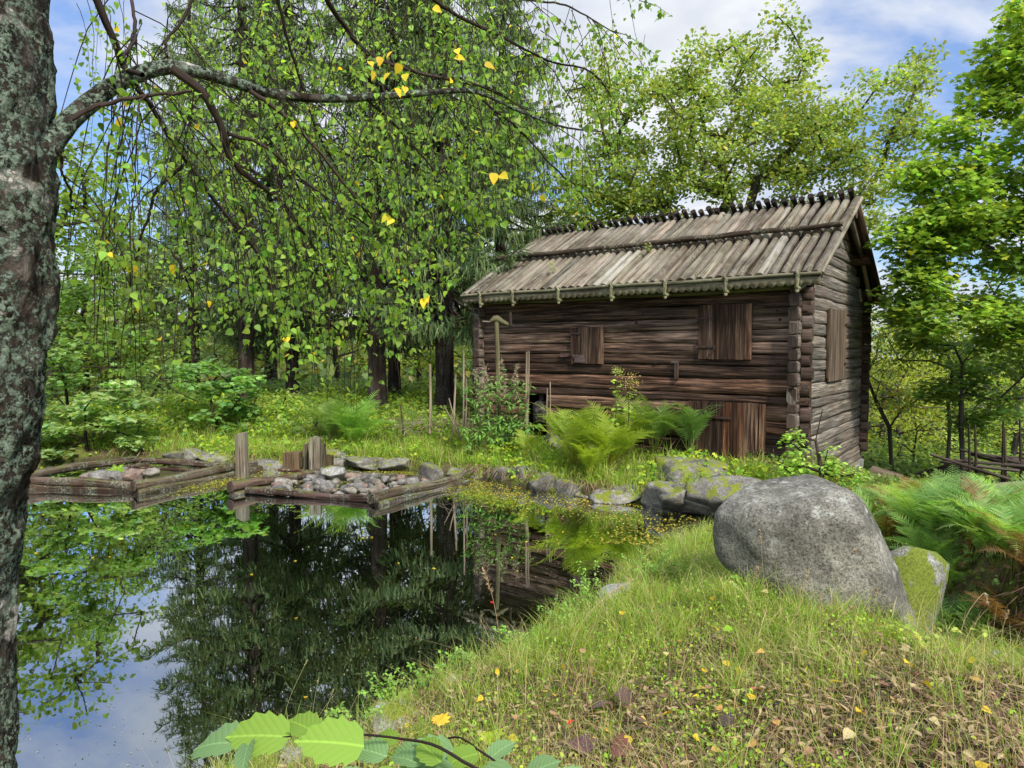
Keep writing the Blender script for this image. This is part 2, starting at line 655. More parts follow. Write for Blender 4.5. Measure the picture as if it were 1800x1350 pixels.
# ground
M_ground, g, out = material('soil_and_moss')
geo = g.new('ShaderNodeNewGeometry')
v = geo.outputs['Position']
n1 = g.noise(v, 1.3, 5, .65)
n2 = g.noise(v, 9, 6, .7)
n3 = g.noise(v, 60, 4, .7)
soil = g.ramp(n3, [(.3, (.040, .028, .017)), (.5, (.115, .082, .050)), (.7, (.24, .18, .115))])
green = g.ramp(n3, [(.3, (.05, .07, .014)), (.6, (.19, .23, .035)), (.75, (.29, .29, .08))])
gm = g.ramp(g.math('ADD', g.math('MULTIPLY', n1, .55), g.math('MULTIPLY', n2, .45)), [(.44, 0), (.54, 1)])
c = g.mix(gm, soil, green)
zc = g.sep(v)[2]
mud = g.ramp(g.noise(v, 3, 4), [(.3, (.012, .013, .006)), (.7, (.045, .048, .018))])
c = g.mix(g.ramp(g.math('ADD', g.math('MULTIPLY', zc, 2.0), .5), [(.40, 1.0), (.75, 0.0)]), c, mud)
principled(g, out, c, .95, g.bump(g.math('ADD', n2, n3), .9, .03), .1)

# pond water: dark, peaty, mirror calm
M_water, g, out = material('pond_water')
geo = g.new('ShaderNodeNewGeometry')
v = geo.outputs['Position']
murk = g.noise(v, .55, 5, .65, .6)
murk2 = g.noise(v, 5.0, 5, .7, .4)
base = g.ramp(g.math('ADD', g.math('MULTIPLY', murk, .65), g.math('MULTIPLY', murk2, .35)), [(.40, (.003, .0035, .002)), (.55, (.008, .010, .003)), (.72, (.030, .034, .008))])
bw = g.bump(g.noise(v, 2.2, 3, .5), .035, .02)
dif = g.new('ShaderNodeBsdfDiffuse')
g.set(dif.inputs[0], base)
gl = g.new('ShaderNodeBsdfGlossy')
gl.inputs['Roughness'].default_value = .012
gl.inputs[0].default_value = (.90, .95, 1.0, 1)
g.set(gl.inputs['Normal'], bw)
fr = g.new('ShaderNodeFresnel')
fr.inputs[0].default_value = 2.15
g.set(fr.inputs['Normal'], bw)
mx = g.new('ShaderNodeMixShader')
g.set(mx.inputs[0], g.math('MULTIPLY', fr.outputs[0], 2.4, True))
g.nt.links.new(dif.outputs[0], mx.inputs[1])
g.nt.links.new(gl.outputs[0], mx.inputs[2])
g.nt.links.new(mx.outputs[0], out.inputs[0])

# birch bark
M_birch, g, out = material('birch_bark')
geo = g.new('ShaderNodeNewGeometry')
v = geo.outputs['Position']
uv = g.new('ShaderNodeUVMap').outputs[0]
rings = g.noise(g.vmul(uv, (36, 3.0, 1)), 1.0, 5, .6, .6)
whitec = g.ramp(rings, [(.34, (.07, .055, .045)), (.42, (.36, .31, .26)), (.60, (.58, .53, .46))])
fiss = g.noise(g.vmul(v, (1, 1, .55)), 13, 6, .75, .5)
darkc = g.ramp(fiss, [(.40, (.010, .007, .005)), (.52, (.045, .033, .025)), (.66, (.13, .11, .09))])
wm = g.ramp(g.noise(g.vmul(v, (1, 1, 1.6)), 3.3, 3, .6), [(.60, 0), (.64, 1)])
c = g.mix(wm, darkc, whitec)
lich = g.noise(v, 46, 6, .75)
lich2 = g.noise(v, 6.0, 4, .65)
lm = g.math('MULTIPLY', g.ramp(lich, [(.46, 0), (.52, 1)]), g.ramp(lich2, [(.40, 0), (.50, .95)]))
lc = g.ramp(g.noise(v, 75, 3, .7), [(.3, (.10, .14, .09)), (.5, (.22, .28, .20)), (.7, (.42, .48, .36))])
c = g.mix(lm, c, lc)
hh = g.math('ADD', g.math('MULTIPLY', fiss, 1.4), g.math('MULTIPLY', lm, g.math('MULTIPLY', lich, 1.2)))
principled(g, out, c, .9, g.bump(hh, 1.0, .02), .1)

# ------------------------------------------------------------------ the lie of the land
POND = np.array([(-1.95, 3.55), (-1.55, 4.05), (-.95, 4.30), (-.82, 4.75), (-.45, 5.2), (.10, 5.75), (.48, 6.35), (.88, 7.0), (1.35, 7.75),
                 (1.95, 8.5), (2.55, 9.15), (3.05, 9.7), (3.25, 10.6), (2.8, 10.95), (2.27, 11.35), (1.47, 11.8), (.62, 12.35), (-.33, 13.3), (-1.17, 14.0),
                 (-2.4, 14.6), (-3.6, 14.9), (-4.4, 15.3), (-5.0, 15.1), (-5.8, 15.0), (-7.4, 15.6), (-9.4, 15.9), (-11.5, 15.6), (-13.5, 14),
                 (-14.5, 9), (-12.5, 4), (-7, 2.3), (-3.6, 2.4), (-2.5, 3.0)])
DITCH = np.array([(3.0, 10.0), (3.65, 8.6), (3.80, 7.0), (3.72, 6.0), (3.70, 5.3), (4.2, 4.95), (5.4, 4.9), (8.0, 4.9), (12, 5.2)])
LC = np.array([-.69, 16.5])
RC = np.array([5.07, 12.16])
FU = (RC - LC) / np.linalg.norm(RC - LC)       # along the facade, to the right
GU = np.array([-FU[1], FU[0]])                 # along the gable, away from us
FLEN = float(np.linalg.norm(RC - LC))
GLEN = 5.57
CRIB_R = np.array([(-4.9, 12.25), (-2.2, 11.5), (-1.1, 13.15), (-3.75, 14.3)])
CRIB_L = np.array([(-9.1, 12.75), (-6.65, 12.35), (-5.6, 14.5), (-8.4, 15.1)])


def seg_dist(x, y, P, closed=False):
    d = np.full(np.shape(x), 1e9)
    n = len(P)
    for i in range(n if closed else n - 1):
        a, b = P[i], P[(i + 1) % n]
        ab = b - a
        t = np.clip(((x - a[0]) * ab[0] + (y - a[1]) * ab[1]) / (ab @ ab), 0, 1)
        d = np.minimum(d, np.hypot(x - a[0] - t * ab[0], y - a[1] - t * ab[1]))
    return d


def inside(x, y, P):
    c = np.zeros(np.shape(x), bool)
    n = len(P)
    for i in range(n):
        x1, y1 = P[i]
        x2, y2 = P[(i + 1) % n]
        k = ((y1 > y) != (y2 > y)) & (x < (x2 - x1) * (y - y1) / (y2 - y1 + 1e-12) + x1)
        c ^= k
    return c


def pond_sd(x, y):
    d = seg_dist(x, y, POND, True)
    return np.where(inside(x, y, POND), -d, d)


def height(x, y):
    x = np.asarray(x, float)
    y = np.asarray(y, float)
    d = pond_sd(x + .10 * vnoise(x, y, 1.9, 3), y + .10 * vnoise(x, y, 1.9, 4))
    do = np.maximum(d, 0)
    near = 1 - sstep(6.5, 9.5, y)
    rightw = sstep(2.6, 4.2, x) * (1 - sstep(9.5, 12.0, y))
    z_near = .16 * sstep(0, .16, do) + .30 * sstep(.1, .9, do) + .50 * sstep(.5, 3.6, do)
    z_far = .24 * sstep(0, .18, do) + .28 * sstep(.1, 2.4, do)
    z = z_far * (1 - near) + z_near * near
    zr = np.clip(.84 - .13 * (y - 5.5), -.15, .84)
    z = z * (1 - rightw) + np.minimum(zr, z + .45) * rightw
    z = z + .05 * vnoise(x, y, 2.6, 9) * near * sstep(.2, .9, do)
    z = z - .26 * sstep(2.1, 3.1, x) * (1 - sstep(5.0, 5.6, y)) * sstep(3.2, 4.2, y)
    z = z + .17 * np.exp(-((x - 1.55) ** 2 + (y - 5.0) ** 2) / .5) * sstep(.2, .8, do) - .34 * np.exp(-((x - 2.95) ** 2 + (y - 5.15) ** 2) / .5)
    # falls away behind the building, to the right
    z = z - 1.0 * sstep(5.6, 9.5, x) * sstep(10.5, 16, y)
    z = z - .035 * np.maximum(0, np.minimum(np.maximum(x, 0) - 6, 60)) * sstep(14, 22, y)
    z = z - 1.6 * sstep(24, 60, y)
    z = z + .5 * sstep(15.5, 20, y) * (1 - sstep(-2, 3, x)) * sstep(-16, -9, x)
    # left bank under the bushes
    z = z + .045 * vnoise(x, y, .9, 1) * sstep(.1, .8, do) + .022 * vnoise(x, y, 4, 2) * sstep(.05, .3, do)
    z = z - .50 * sstep(4.8, 7.2, x) * sstep(7.5, 10, y) * (1 - sstep(12, 17, y) * .6)
    # ditch
    dd = seg_dist(x, y, DITCH)
    k = 1 - sstep(.32, .70, dd + .06 * vnoise(x, y, 2.5, 6))
    z = z * (1 - k) + np.minimum(z, -.18) * k
    # pond bed
    bed = -.14 - .55 * sstep(0, 2.2, -d)
    z = np.where(d < 0, bed, z)
    for C, lv in ((CRIB_R, -.03), (CRIB_L, .03)):
        k = inside(x, y, C) * (seg_dist(x, y, C, True) > .10)
        z = np.where(k, lv + .03 * vnoise(x, y, 3, 8), z)
    return z


def hz(x, y):
    return float(height(np.array([x]), np.array([y]))[0])


n = 460
tx = np.linspace(-1, 1, n)
gx = 4.0 * np.sinh(tx * math.asinh(420 / 4.0)) + .5
gy = 4.0 * np.sinh(tx * math.asinh(420 / 4.0)) + 6.5
X, Y = np.meshgrid(gx, gy)
Z = height(X, Y)
i = np.arange(n - 1)[:, None] * n
j = np.arange(n - 1)[None, :]
Q = np.stack([i + j, i + j + 1, i + j + n + 1, i + j + n], 2).reshape(-1, 4)
mb = MB().add(np.stack([X, Y, Z], 2).reshape(-1, 3), Q, np.stack([X, Y], 2).reshape(-1, 2))
tag(mb.build('ground', M_ground, smooth=True), kind='structure')

# water sheet
wx = np.arange(-15.5, 13.1, .25)
wy = np.arange(1.5, 17, .25)
X, Y = np.meshgrid(wx, wy)
cxm, cym = X[:-1, :-1] + .125, Y[:-1, :-1] + .125
keep = (pond_sd(cxm, cym) < .45) | (seg_dist(cxm, cym, DITCH) < .95)
nx = len(wx)
i, j = np.nonzero(keep)
Q = np.stack([i * nx + j, i * nx + j + 1, (i + 1) * nx + j + 1, (i + 1) * nx + j], 1)
mb = MB().add(np.stack([X, Y, 0 * X], 2).reshape(-1, 3), Q)
tag(mb.build('pond_water', M_water), kind='structure')

# ------------------------------------------------------------------ the log building
FZ = 3.94      # top of the walls
F3 = lambda u, w, z: np.array([*(LC + FU * u + GU * w), z])     # u along the facade, w towards the back
AXF = np.array([[FU[0], GU[0], 0], [FU[1], GU[1], 0], [0, 0, 1]])
AXG = np.array([[GU[0], -FU[0], 0], [GU[1], -FU[1], 0], [0, 0, 1]])


def on_facade(px, py, w=0.0):
    d = ray(px, py)
    o = LC + GU * w
    # intersect with plane through o, normal GU
    t = (o @ GU) / (d[:2] @ GU)
    p = d * t
    return (p[:2] - LC) @ FU, p[2] + CAMZ


def on_gable(px, py):
    d = ray(px, py)
    t = (RC @ FU) / (d[:2] @ FU)
    p = d * t
    return (p[:2] - RC) @ GU, p[2] + CAMZ


house = thing('log_building', 'two storey dark log barn with a pole roof above the pond', 'log barn', F3(FLEN / 2, GLEN / 2, .2))


def log(mb, a, b, hh, th, col, gapj=.0, taper=0, seed=0):
    """a hewn log between two points, slightly crooked, height hh and thickness th"""
    a, b = np.array(a, float), np.array(b, float)
    L = np.linalg.norm(b - a)
    m = max(3, int(L / .12))
    t = np.linspace(0, 1, m)
    P = a + (b - a) * t[:, None]
    ph = rng.uniform(0, 9, 3)
    P[:, 2] += .010 * np.sin(t * L * 1.1 + ph[0]) + .005 * np.sin(t * L * 4 + ph[1])
    w = .007 * np.sin(t * L * 2.3 + ph[2])
    dirp = np.array([-(b - a)[1], (b - a)[0], 0]) / L
    P += dirp * w[:, None]
    r = .5 * np.ones(m) * (1 + .04 * np.sin(t * L * 1.7 + ph[1]))
    mb.tube(P, r, 16, col, jit=.022, square=.93, ell=(hh * .98, th), up=np.array([0, 0, 1.]))


def wall_logs(zs, u0, u1, w, holes, cols, axis='F', th=.17):
    mb = MB()
    for k in range(len(zs) - 1):
        z0, z1 = zs[k], zs[k + 1]
        zc, hh = (z0 + z1) / 2, (z1 - z0) * 1.03
        segs = [(u0(zc), u1(zc))]
        for (ha, hb, hz0, hz1) in holes:
            if hz0 < zc < hz1:
                ns = []
                for (a, b) in segs:
                    if ha > a and hb < b:
                        ns += [(a, ha), (hb, b)]
                    else:
                        ns.append((a, b))
                segs = ns
        for a, b in segs:
            if axis == 'F':
                p, q = F3(a, w, zc), F3(b, w, zc)
            else:
                p, q = F3(w, a, zc), F3(w, b, zc)
            log(mb, p, q, hh, th, cols(k))
    return mb


def lcol(lo=.65, hi=1.35, warm=.12):
    v = rng.uniform(lo, hi)
    return (v * (1 + rng.uniform(0, warm)), v, v * (1 - rng.uniform(0, warm)))


nz = 16
zf = np.linspace(.14, FZ, nz + 1)
zf[1:-1] += rng.uniform(-.042, .042, nz - 1)
u_h0, z_h0 = on_facade(926, 742)
u_h1, z_h1 = on_facade(966, 700)
d0u, d0z = on_facade(1207, 712)
d1u, d1z = on_facade(1341, 712)
holes = [(u_h0, u_h1, .3, z_h1)]
wallcols = [lcol(.5, 1.45) for _ in range(40)]
pale = {12: (1.5, 1.5, 1.5), 11: (2.2, 2.2, 2.2), 10: (1.5, 1.45, 1.45), 5: (1.7, 1.55, 1.4), 4: (1.3, 1.0, .9), 8: (.6, .55, .52), 7: (1.3, 1.1, 1.0), 15: (.6, .6, .6), 9: (.75, .7, .68)}
mbw = wall_logs(zf, lambda z: -.26, lambda z: FLEN + .24, 0, holes, lambda k: pale.get(k, wallcols[k]))
p = mbw.build('front_wall', M_wall, house, smooth=True)
tag(p, 'dark tarred front wall of hewn logs')
zg = zf - .11
zg[0] = -.15
gc = [lcol(.85, 1.5, .05) for _ in range(40)]
# gable wall: grey face, goes on up under the roof
RIDGE = 5.60
gz = list(zg)
while gz[-1] < RIDGE - .35:
    gz.append(gz[-1] + rng.uniform(.20, .25))
EZ = 4.05      # roof height over the front wall line
slope = (RIDGE - EZ) / (GLEN / 2)


def glim(z):
    return max(-.26, (z + .16 - EZ) / slope) if z > FZ - .1 else -.26


for nm, uu in (('gable_wall', FLEN), ('far_gable_wall', 0.0)):
    m = wall_logs(np.array(gz), lambda z: glim(z) + (.0 if z > FZ - .1 else 0), lambda z: GLEN - glim(z), uu, [], lambda k: gc[k % 40], axis='G')
    p = m.build(nm, M_wall_grey, house, smooth=True)
    if nm == 'gable_wall':
        tag(p, 'sun bleached grey gable wall of split logs')
m = wall_logs(zf, lambda z: -.26, lambda z: FLEN + .24, GLEN, [], lambda k: wallcols[k])
m.build('back_wall', M_wall, house, smooth=True)
# dark hewn log ends in columns at the corners
for uu in (0.0, FLEN):
    m = MB()
    for k in range(nz):
        zc = (zg[k] + zg[k + 1]) / 2
        c = lcol(.5, 1.3)
        s_ = .19 + rng.uniform(-.01, .015)
        e_ = rng.uniform(-.03, .03)
        m.tube([F3(uu, -.29 + e_, zc), F3(uu, -.27 + e_, zc), F3(uu, -.12, zc)], np.array([.44, .5, .5]), 12, c, jit=.03, square=.55, ell=((zg[k + 1] - zg[k]) * .97, .165), up=np.array([0, 0, 1.]))
    m.build('corner_log_ends', M_end, house)
for uu, ww in ((FLEN + .18, 0.0), (FLEN + .18, GLEN), (-.19, 0.0), (-.19, GLEN)):
    m = MB()
    for k in range(nz):
        zc = (zf[k] + zf[k + 1]) / 2
        e_ = rng.uniform(-.03, .02)
        m.tube([F3(uu - .08, ww, zc), F3(uu + .06 + e_, ww, zc), F3(uu + .08 + e_, ww, zc)], np.array([.5, .5, .44]), 12, lcol(.6, 1.3), jit=.03, square=.6, ell=((zf[k + 1] - zf[k]) * .96, .19), up=np.array([0, 0, 1.]))
    m.build('corner_log_ends', M_end, house)
# dark interior floor closes the opening
MB().box(F3(FLEN / 2, GLEN / 2, .55), (FLEN - .4, GLEN - .4, .06), AXF).build('floor_boards', M_dark, house)
m = MB()
for k in range(9):
    m.box(F3(FLEN + .02 + rng.uniform(-.03, .05), .1 + k * .66, -.28), (.34, .6, .42), AXF, jit=.03)
m.build('stone_footing', M_granite, house)

# roof -------------------------------------------------------------
OV0, OV1 = -.24, FLEN + .46          # gable overhangs
EAVE_W = -.42                        # eave line in front of the wall
sl = math.atan(slope)


def roofp(u, w, off=0.0):            # a point on the front slope
    zz_ = EZ + slope * w
    return F3(u, w - math.sin(sl) * off, zz_ + math.cos(sl) * off)


def roofb(u, w, off=0.0):            # on the back slope, w measured from the back wall
    zz_ = EZ + slope * w
    return F3(u, GLEN - w + math.sin(sl) * off, zz_ + math.cos(sl) * off)


# boards under the poles
mbf, mbk = MB(), MB()
for fn, mm in ((roofp, mbf), (roofb, mbk)):
    us = np.arange(OV0, OV1, .215)
    for a in us:
        b = min(a + .212, OV1)
        q = [fn(a, EAVE_W, .02), fn(b, EAVE_W, .02), fn(b, GLEN / 2, .02), fn(a, GLEN / 2, .02)]
        lo = [fn(a, EAVE_W, -.02), fn(b, EAVE_W, -.02), fn(b, GLEN / 2, -.02), fn(a, GLEN / 2, -.02)]
        V = np.array(q + lo)
        F = np.array([[0, 1, 2, 3], [7, 6, 5, 4], [0, 4, 5, 1], [1, 5, 6, 2], [3, 2, 6, 7], [0, 3, 7, 4]])
        U = np.array([[0, 0], [0, .2], [3.6, .2], [3.6, 0]] * 2) + rng.uniform(0, 40, 2)
        mm.add(V, F, U, lcol(.6, 1.3))
mbf.build('roof_boards', M_plank, house)
mbk.build('roof_boards', M_plank, house)

roof = MB()
npole = 42
pitch_ = (OV1 - OV0 - .1) / npole
for k in range(npole + 1):
    u = OV0 + .05 + k * pitch_ + rng.normal(0, .012)
    for course in (0, 1):
        c = lcol(.65, 1.35, .12)
        if course == 0 and k in (0, 19, 20, 37):
            c = (1.75, 1.80, 1.85)
        r = rng.uniform(.066, .088)
        w0, w1 = (EAVE_W - .01 + rng.uniform(-.01, .015), 1.28) if course == 0 else (1.12, GLEN / 2 + rng.uniform(-.02, .03))
        du = rng.normal(0, .016)
        o0, o1 = (.075, .085) if course == 0 else (.125, .085)
        m_ = 14
        t = np.linspace(0, 1, m_)
        P = np.array([roofp(u + du * tt + .008 * math.sin(tt * 7 + k), w0 + (w1 - w0) * tt, o0 + (o1 - o0) * tt) for tt in t])
        roof.tube(P, r * (1.06 - .16 * t), 9, c, jit=.035)
tag(roof.build('roof_poles', M_pole, house, smooth=True), 'grey split poles laid down the front roof slope')
rb = MB()
rt = MB()
for k in range(npole + 1):
    u = OV0 + .05 + (k + .45) * pitch_ + rng.normal(0, .02)
    if u > OV1 - .02:
        continue
    P = np.array([roofb(u, EAVE_W + (GLEN / 2 - EAVE_W) * tt, .10) for tt in np.linspace(0, 1, 8)])
    rb.tube(P, .085, 7, lcol(.6, 1.2), jit=.02)
    if k % 7 == 6 and rng.random() < .5:
        continue
    e = .29 + rng.uniform(-.04, .06)
    a = roofb(u, GLEN / 2, .09)
    dz = np.array([*(-GU * math.cos(sl)), math.sin(sl)])
    rt.tube(np.array([a - dz * .15, a + dz * e * .5, a + dz * e]), np.array([.044, .050, .058]), 8, lcol(.6, 1.3), square=.8, jit=.03)
rb.build('back_roof_poles', M_pole_dark, house, smooth=True)
tag(rt.build('ridge_pole_ends', M_pole_dark, house), 'row of dark pole ends standing up along the ridge')
# long weighting pole laid across the slope
for a, b in ((OV0 - .12, 4.02), (3.98, OV1 + .03)):
    t = np.linspace(0, 1, 22)
    P = np.array([roofp(a + (b - a) * tt, 1.17 + .015 * math.sin(tt * 9 + a), .255 + .01 * math.sin(tt * 13)) for tt in t])
    bt = MB().tube(P, .056 + .007 * np.sin(t * 6), 8, (.42, .34, .30), jit=.06)
    tag(bt.build('weight_pole', M_pole, house, smooth=True), 'dark pole pinned across the roof poles at mid slope')
# rake poles, pale
for u_ in (OV0 - .02, OV1 + .02):
    P = np.array([roofp(u_, EAVE_W + (GLEN / 2 - EAVE_W) * tt, .08 + .012 * math.sin(tt * 8)) for tt in np.linspace(0, 1, 12)])
    MB().tube(P, .045, 8, (1.25, 1.25, 1.15), jit=.08).build('rake_pole', M_pole, house, smooth=True)
# purlins, visible under the gable overhang
for (w_, dz_, r_) in ((-.02, -.10, .10), (1.25, -.13, .12), (GLEN / 2, -.20, .11), (GLEN - 1.25, -.13, .12), (GLEN + .02, -.10, .12)):
    wz = EZ + slope * min(w_, GLEN - w_) + dz_ if w_ > 0 else EZ + dz_
    MB().tube([F3(OV0 + .02, w_, wz), F3(FLEN / 2, w_, wz), F3(OV1 - .06, w_, wz)], r_, 10, (1.2, 1.0, .85)).build('purlin', M_end, house, smooth=True)
# struts and pegs under the overhang
MB().tube([F3(FLEN + .26, GLEN - 1.2, EZ + slope * 1.2 - .2), F3(FLEN + .24, GLEN - .1, EZ - .25)], .045, 8, (1.6, 1.5, 1.2)).build('gable_strut', M_stick, house, smooth=True)
MB().tube([F3(FLEN + .30, GLEN / 2, RIDGE - .35), F3(FLEN + .24, GLEN - 1.15, EZ + slope * 1.2 - .15)], .05, 8).build('gable_strut', M_end, house, smooth=True)
MB().tube([roofb(FLEN + .25, 1.25, .0), roofb(FLEN + .25, 1.25, .0) + np.array([*(GU * .32), .05])], .025, 7).build('roof_peg', M_end, house)
pw = MB()
gu, gzv = on_gable(1500, 522)
pw.tube([F3(FLEN + .12, gu, gzv + .16), F3(FLEN + .17, gu + .02, gzv - .12)], .022, 7, (1.8, 1.7, 1.5))
pw.tube([F3(FLEN + .14, gu + .02, gzv - .08), F3(FLEN + .16, gu - .35, gzv - .10)], .012, 6, (1.8, 1.7, 1.5))
pw.build('wall_peg', M_stick, house)
MB().tube([F3(OV1 - .3, GLEN + .42, EZ + slope * EAVE_W - .02), F3(OV1 + .12, GLEN + .42, EZ + slope * EAVE_W - .02)], .085, 10, (2.2, 2.1, 1.9)).build('back_eave_pole', M_end, house, smooth=True)

# eave board with a scalloped lower edge
fz = EZ + slope * EAVE_W - .005
fw = EAVE_W - .05
fb = MB()
us = np.arange(OV0 - .02, OV1 + .02, .021)
top = fz + .05
edge = fz - .065 - .060 * np.abs(np.sin((us - OV0) * math.pi / .15)) ** .6
col_ = (1, 1, 1)
Vf = []
for yo in (0, .035):
    Vf += [F3(u, fw + yo, top) for u in us]
    Vf += [F3(u, fw + yo, e) for u, e in zip(us, edge)]
k = len(us)
Fq = []
for i_ in range(k - 1):
    Fq += [(k + i_, k + i_ + 1, i_ + 1, i_), (2 * k + i_, 2 * k + i_ + 1, 3 * k + i_ + 1, 3 * k + i_), (k + i_, 3 * k + i_, 3 * k + i_ + 1, k + i_ + 1), (i_, i_ + 1, 2 * k + i_ + 1, 2 * k + i_)]
Fq += [(k - 1, 2 * k - 1, 4 * k - 1, 3 * k - 1), (0, 2 * k, 3 * k, k)]
Vf = np.array(Vf)
Uf = np.stack([np.tile(us, 4), Vf[:, 2]], 1)
fb.add(Vf, np.array(Fq), Uf, (1.15, 1.08, .95))
tag(fb.build('eave_board', M_fascia, house), 'greenish eave board with a scalloped lower edge')
cb = MB()
cb.tube(np.array([F3(a, fw - .012 + .004 * math.sin(a * 3), top + .02 + .008 * math.sin(a * 2)) for a in np.linspace(OV0 - .04, OV1 + .03, 30)]), .032, 8, (1.1, 1.1, .95), square=.5, jit=.05)
cb.build('eave_pole', M_fascia, house, smooth=True)
lb = MB()
lb.tube(np.array([F3(a, EAVE_W + .20, fz - .12 + .01 * math.sin(a * 2)) for a in np.linspace(OV0 + .05, OV1 - .35, 30)]), .05, 8, (.7, .72, .5), jit=.06)
lb.build('eave_log', M_fascia, house, smooth=True)
for px in (848, 905, 985, 1078, 1172, 1278, 1403):
    u, _ = on_facade(px, 510, -.45)
    h_ = MB()
    P = smooth_path([F3(u, -.05, fz - .08), F3(u, fw - .02, fz - .16), F3(u, fw - .08, fz - .09), F3(u + .01, fw - .085, fz + .02), F3(u - .02, fw - .075, fz + .13)], 14)
    r_ = np.interp(np.linspace(0, 1, 14), [0, .3, .45, .7, 1], [.035, .040, .030, .034, .020])
    h_.tube(P, r_, 8, (1.15, 1.15, .9), square=.4, jit=.06)
    h_.tube(np.array([F3(u, fw - .03, fz - .17), F3(u, fw - .05, fz - .205), F3(u, fw - .05, fz - .235)]), [.022, .038, .022], 9, (1.1, 1.1, .9))
    h_.tube(np.array([F3(u + .05, fw - .10, fz + .02), F3(u - .02, fw - .09, fz + .12), F3(u - .075, fw - .07, fz + .04)]), [.012, .028, .012], 6, (1.2, 1.2, 1.0))
    h_.build('eave_hook', M_fascia, house, smooth=True)

# shutters and door ------------------------------------------------
def planked(u0, u1, z0, z1, w, npl, thick, cols, face='F'):
    m = MB()
    e = np.linspace(u0, u1, npl + 1)
    e[1:-1] += rng.uniform(-.02, .02, npl - 1)
    for i_ in range(npl):
        a, b = e[i_] + .003, e[i_ + 1] - .003
        c = cols[i_ % len(cols)]
        if face == 'F':
            m.box(F3((a + b) / 2, w + rng.uniform(-.004, .004), (z0 + z1) / 2 + rng.uniform(-.006, .006)), (b - a, thick, z1 - z0), AXF, c)
        else:
            m.box(F3(w + rng.uniform(-.004, .004), (a + b) / 2, (z0 + z1) / 2 + rng.uniform(-.01, .01)), (thick, b - a, z1 - z0), AXF, c)
    return m


def strap(name, u0, u1, z, w, parent, hgt=.032):
    mm = MB().box(F3((u0 + u1) / 2, w, z), (u1 - u0, .014, hgt), AXF)
    mm.box(F3(u0, w - .004, z), (.035, .03, hgt * 1.5), AXF)
    for q in (.3, .6, .9):
        mm.box(F3(u0 + (u1 - u0) * q, w - .010, z), (.012, .010, .012), AXF)
    return mm.build(name, M_iron, parent)


a, za = on_facade(1004, 576, -.12)
b, zb = on_facade(1061, 640, -.12)
sh = planked(a, b, zb, za, -.125, 6, .03, [(.7, .62, .6), (.55, .5, .48), (1.5, 1.45, 1.4), (.8, .75, .7), (1.1, 1.0, .95), (1.7, 1.55, 1.4)]).build('shutter', M_plank, house)
tag(sh, 'small square plank shutter on the front wall')
strap('hinge', a - .02, a + .26, za - .13, -.15, sh)
strap('hinge', a - .02, a + .24, zb + .19, -.15, sh)
MB().box(F3(a - .14, -.12, zb + .19), (.26, .03, .085), AXF, (1.4, 1.2, 1.2)).box(F3(a + .20, -.15, zb + .16), (.28, .02, .06), AXF, (1.2, 1.1, 1.1)).box(F3(a + .24, -.152, zb + .075), (.26, .02, .10), AXF, (.9, .9, 1)).build('patch_board', M_end, sh)
a, za = on_facade(1229, 537, -.12)
b, zb = on_facade(1321, 632, -.12)
sh = planked(a, b, zb, za, -.125, 7, .035, [(.8, .72, .68), (1.5, 1.5, 1.5), (.75, .66, .6), (.6, .55, .52), (.7, .6, .55), (.95, .9, .85), (1.4, 1.2, 1.05)]).build('shutter', M_plank, house)
tag(sh, 'large dark plank shutter with iron straps on the front wall')
strap('hinge', a - .03, a + .30, za - .25, -.155, sh)
strap('hinge', a - .04, a + .34, zb + .24, -.155, sh, .045)
MB().tube([F3(a + .34, -.155, zb + .22), F3(a + .22, -.155, zb + .08), F3(a + .20, -.155, zb + .01)], .012, 6).build('hook', M_iron, sh)
# door with frame
a, za = on_facade(1222, 704, -.10)
b, _ = on_facade(1334, 704, -.10)
dz0, dz1 = .28, za
dm = planked(a, b, dz0, dz1, -.115, 9, .035, [(.95, .85, .8), (.8, .7, .68), (.45, .42, .45), (.42, .38, .4), (1.5, 1.0, .8), (.8, .6, .5), (1.5, 1.1, .85), (1.6, 1.45, 1.35), (1.35, 1.2, 1.1)]).build('door', M_plank, house)
tag(dm, 'low plank door with uneven red and grey boards')
strap('hinge', a - .02, a + .72, dz1 - .30, -.15, dm, .04)
MB().box(F3(b - .03, -.155, dz0 + .45), (.24, .02, .035), AXF).box(F3(b + .05, -.155, dz0 + .41), (.03, .02, .13), AXF).build('latch', M_iron, dm)
for uu in (a - .07, b + .075):
    MB().box(F3(uu, -.11, (dz0 + dz1) / 2 - .01), (.11, .05, dz1 - dz0 + .0), AXF, (1.3, 1.1, .95)).build('door_jamb', M_plank, house)
# short peg board on the wall
a, za = on_facade(1190, 636, -.10)
_, zb = on_facade(1190, 667, -.10)
MB().box(F3(a, -.115, (za + zb) / 2), (.07, .04, za - zb), AXF, (.8, .7, .65)).box(F3(a - .04, -.115, za), (.14, .05, .045), AXF).build('wall_bracket', M_end, house)
# round knot holes bored in the wall logs
for px, py in ((1131, 551), (1118, 567), (1366, 546), (1371, 562), (1365, 637), (1152, 638)):
    a, za = on_facade(px, py, -.1)
    MB().tube([F3(a, -.108, za), F3(a, -.07, za)], .028, 10, (.2, .2, .2)).build('bored_hole', M_dark, house)
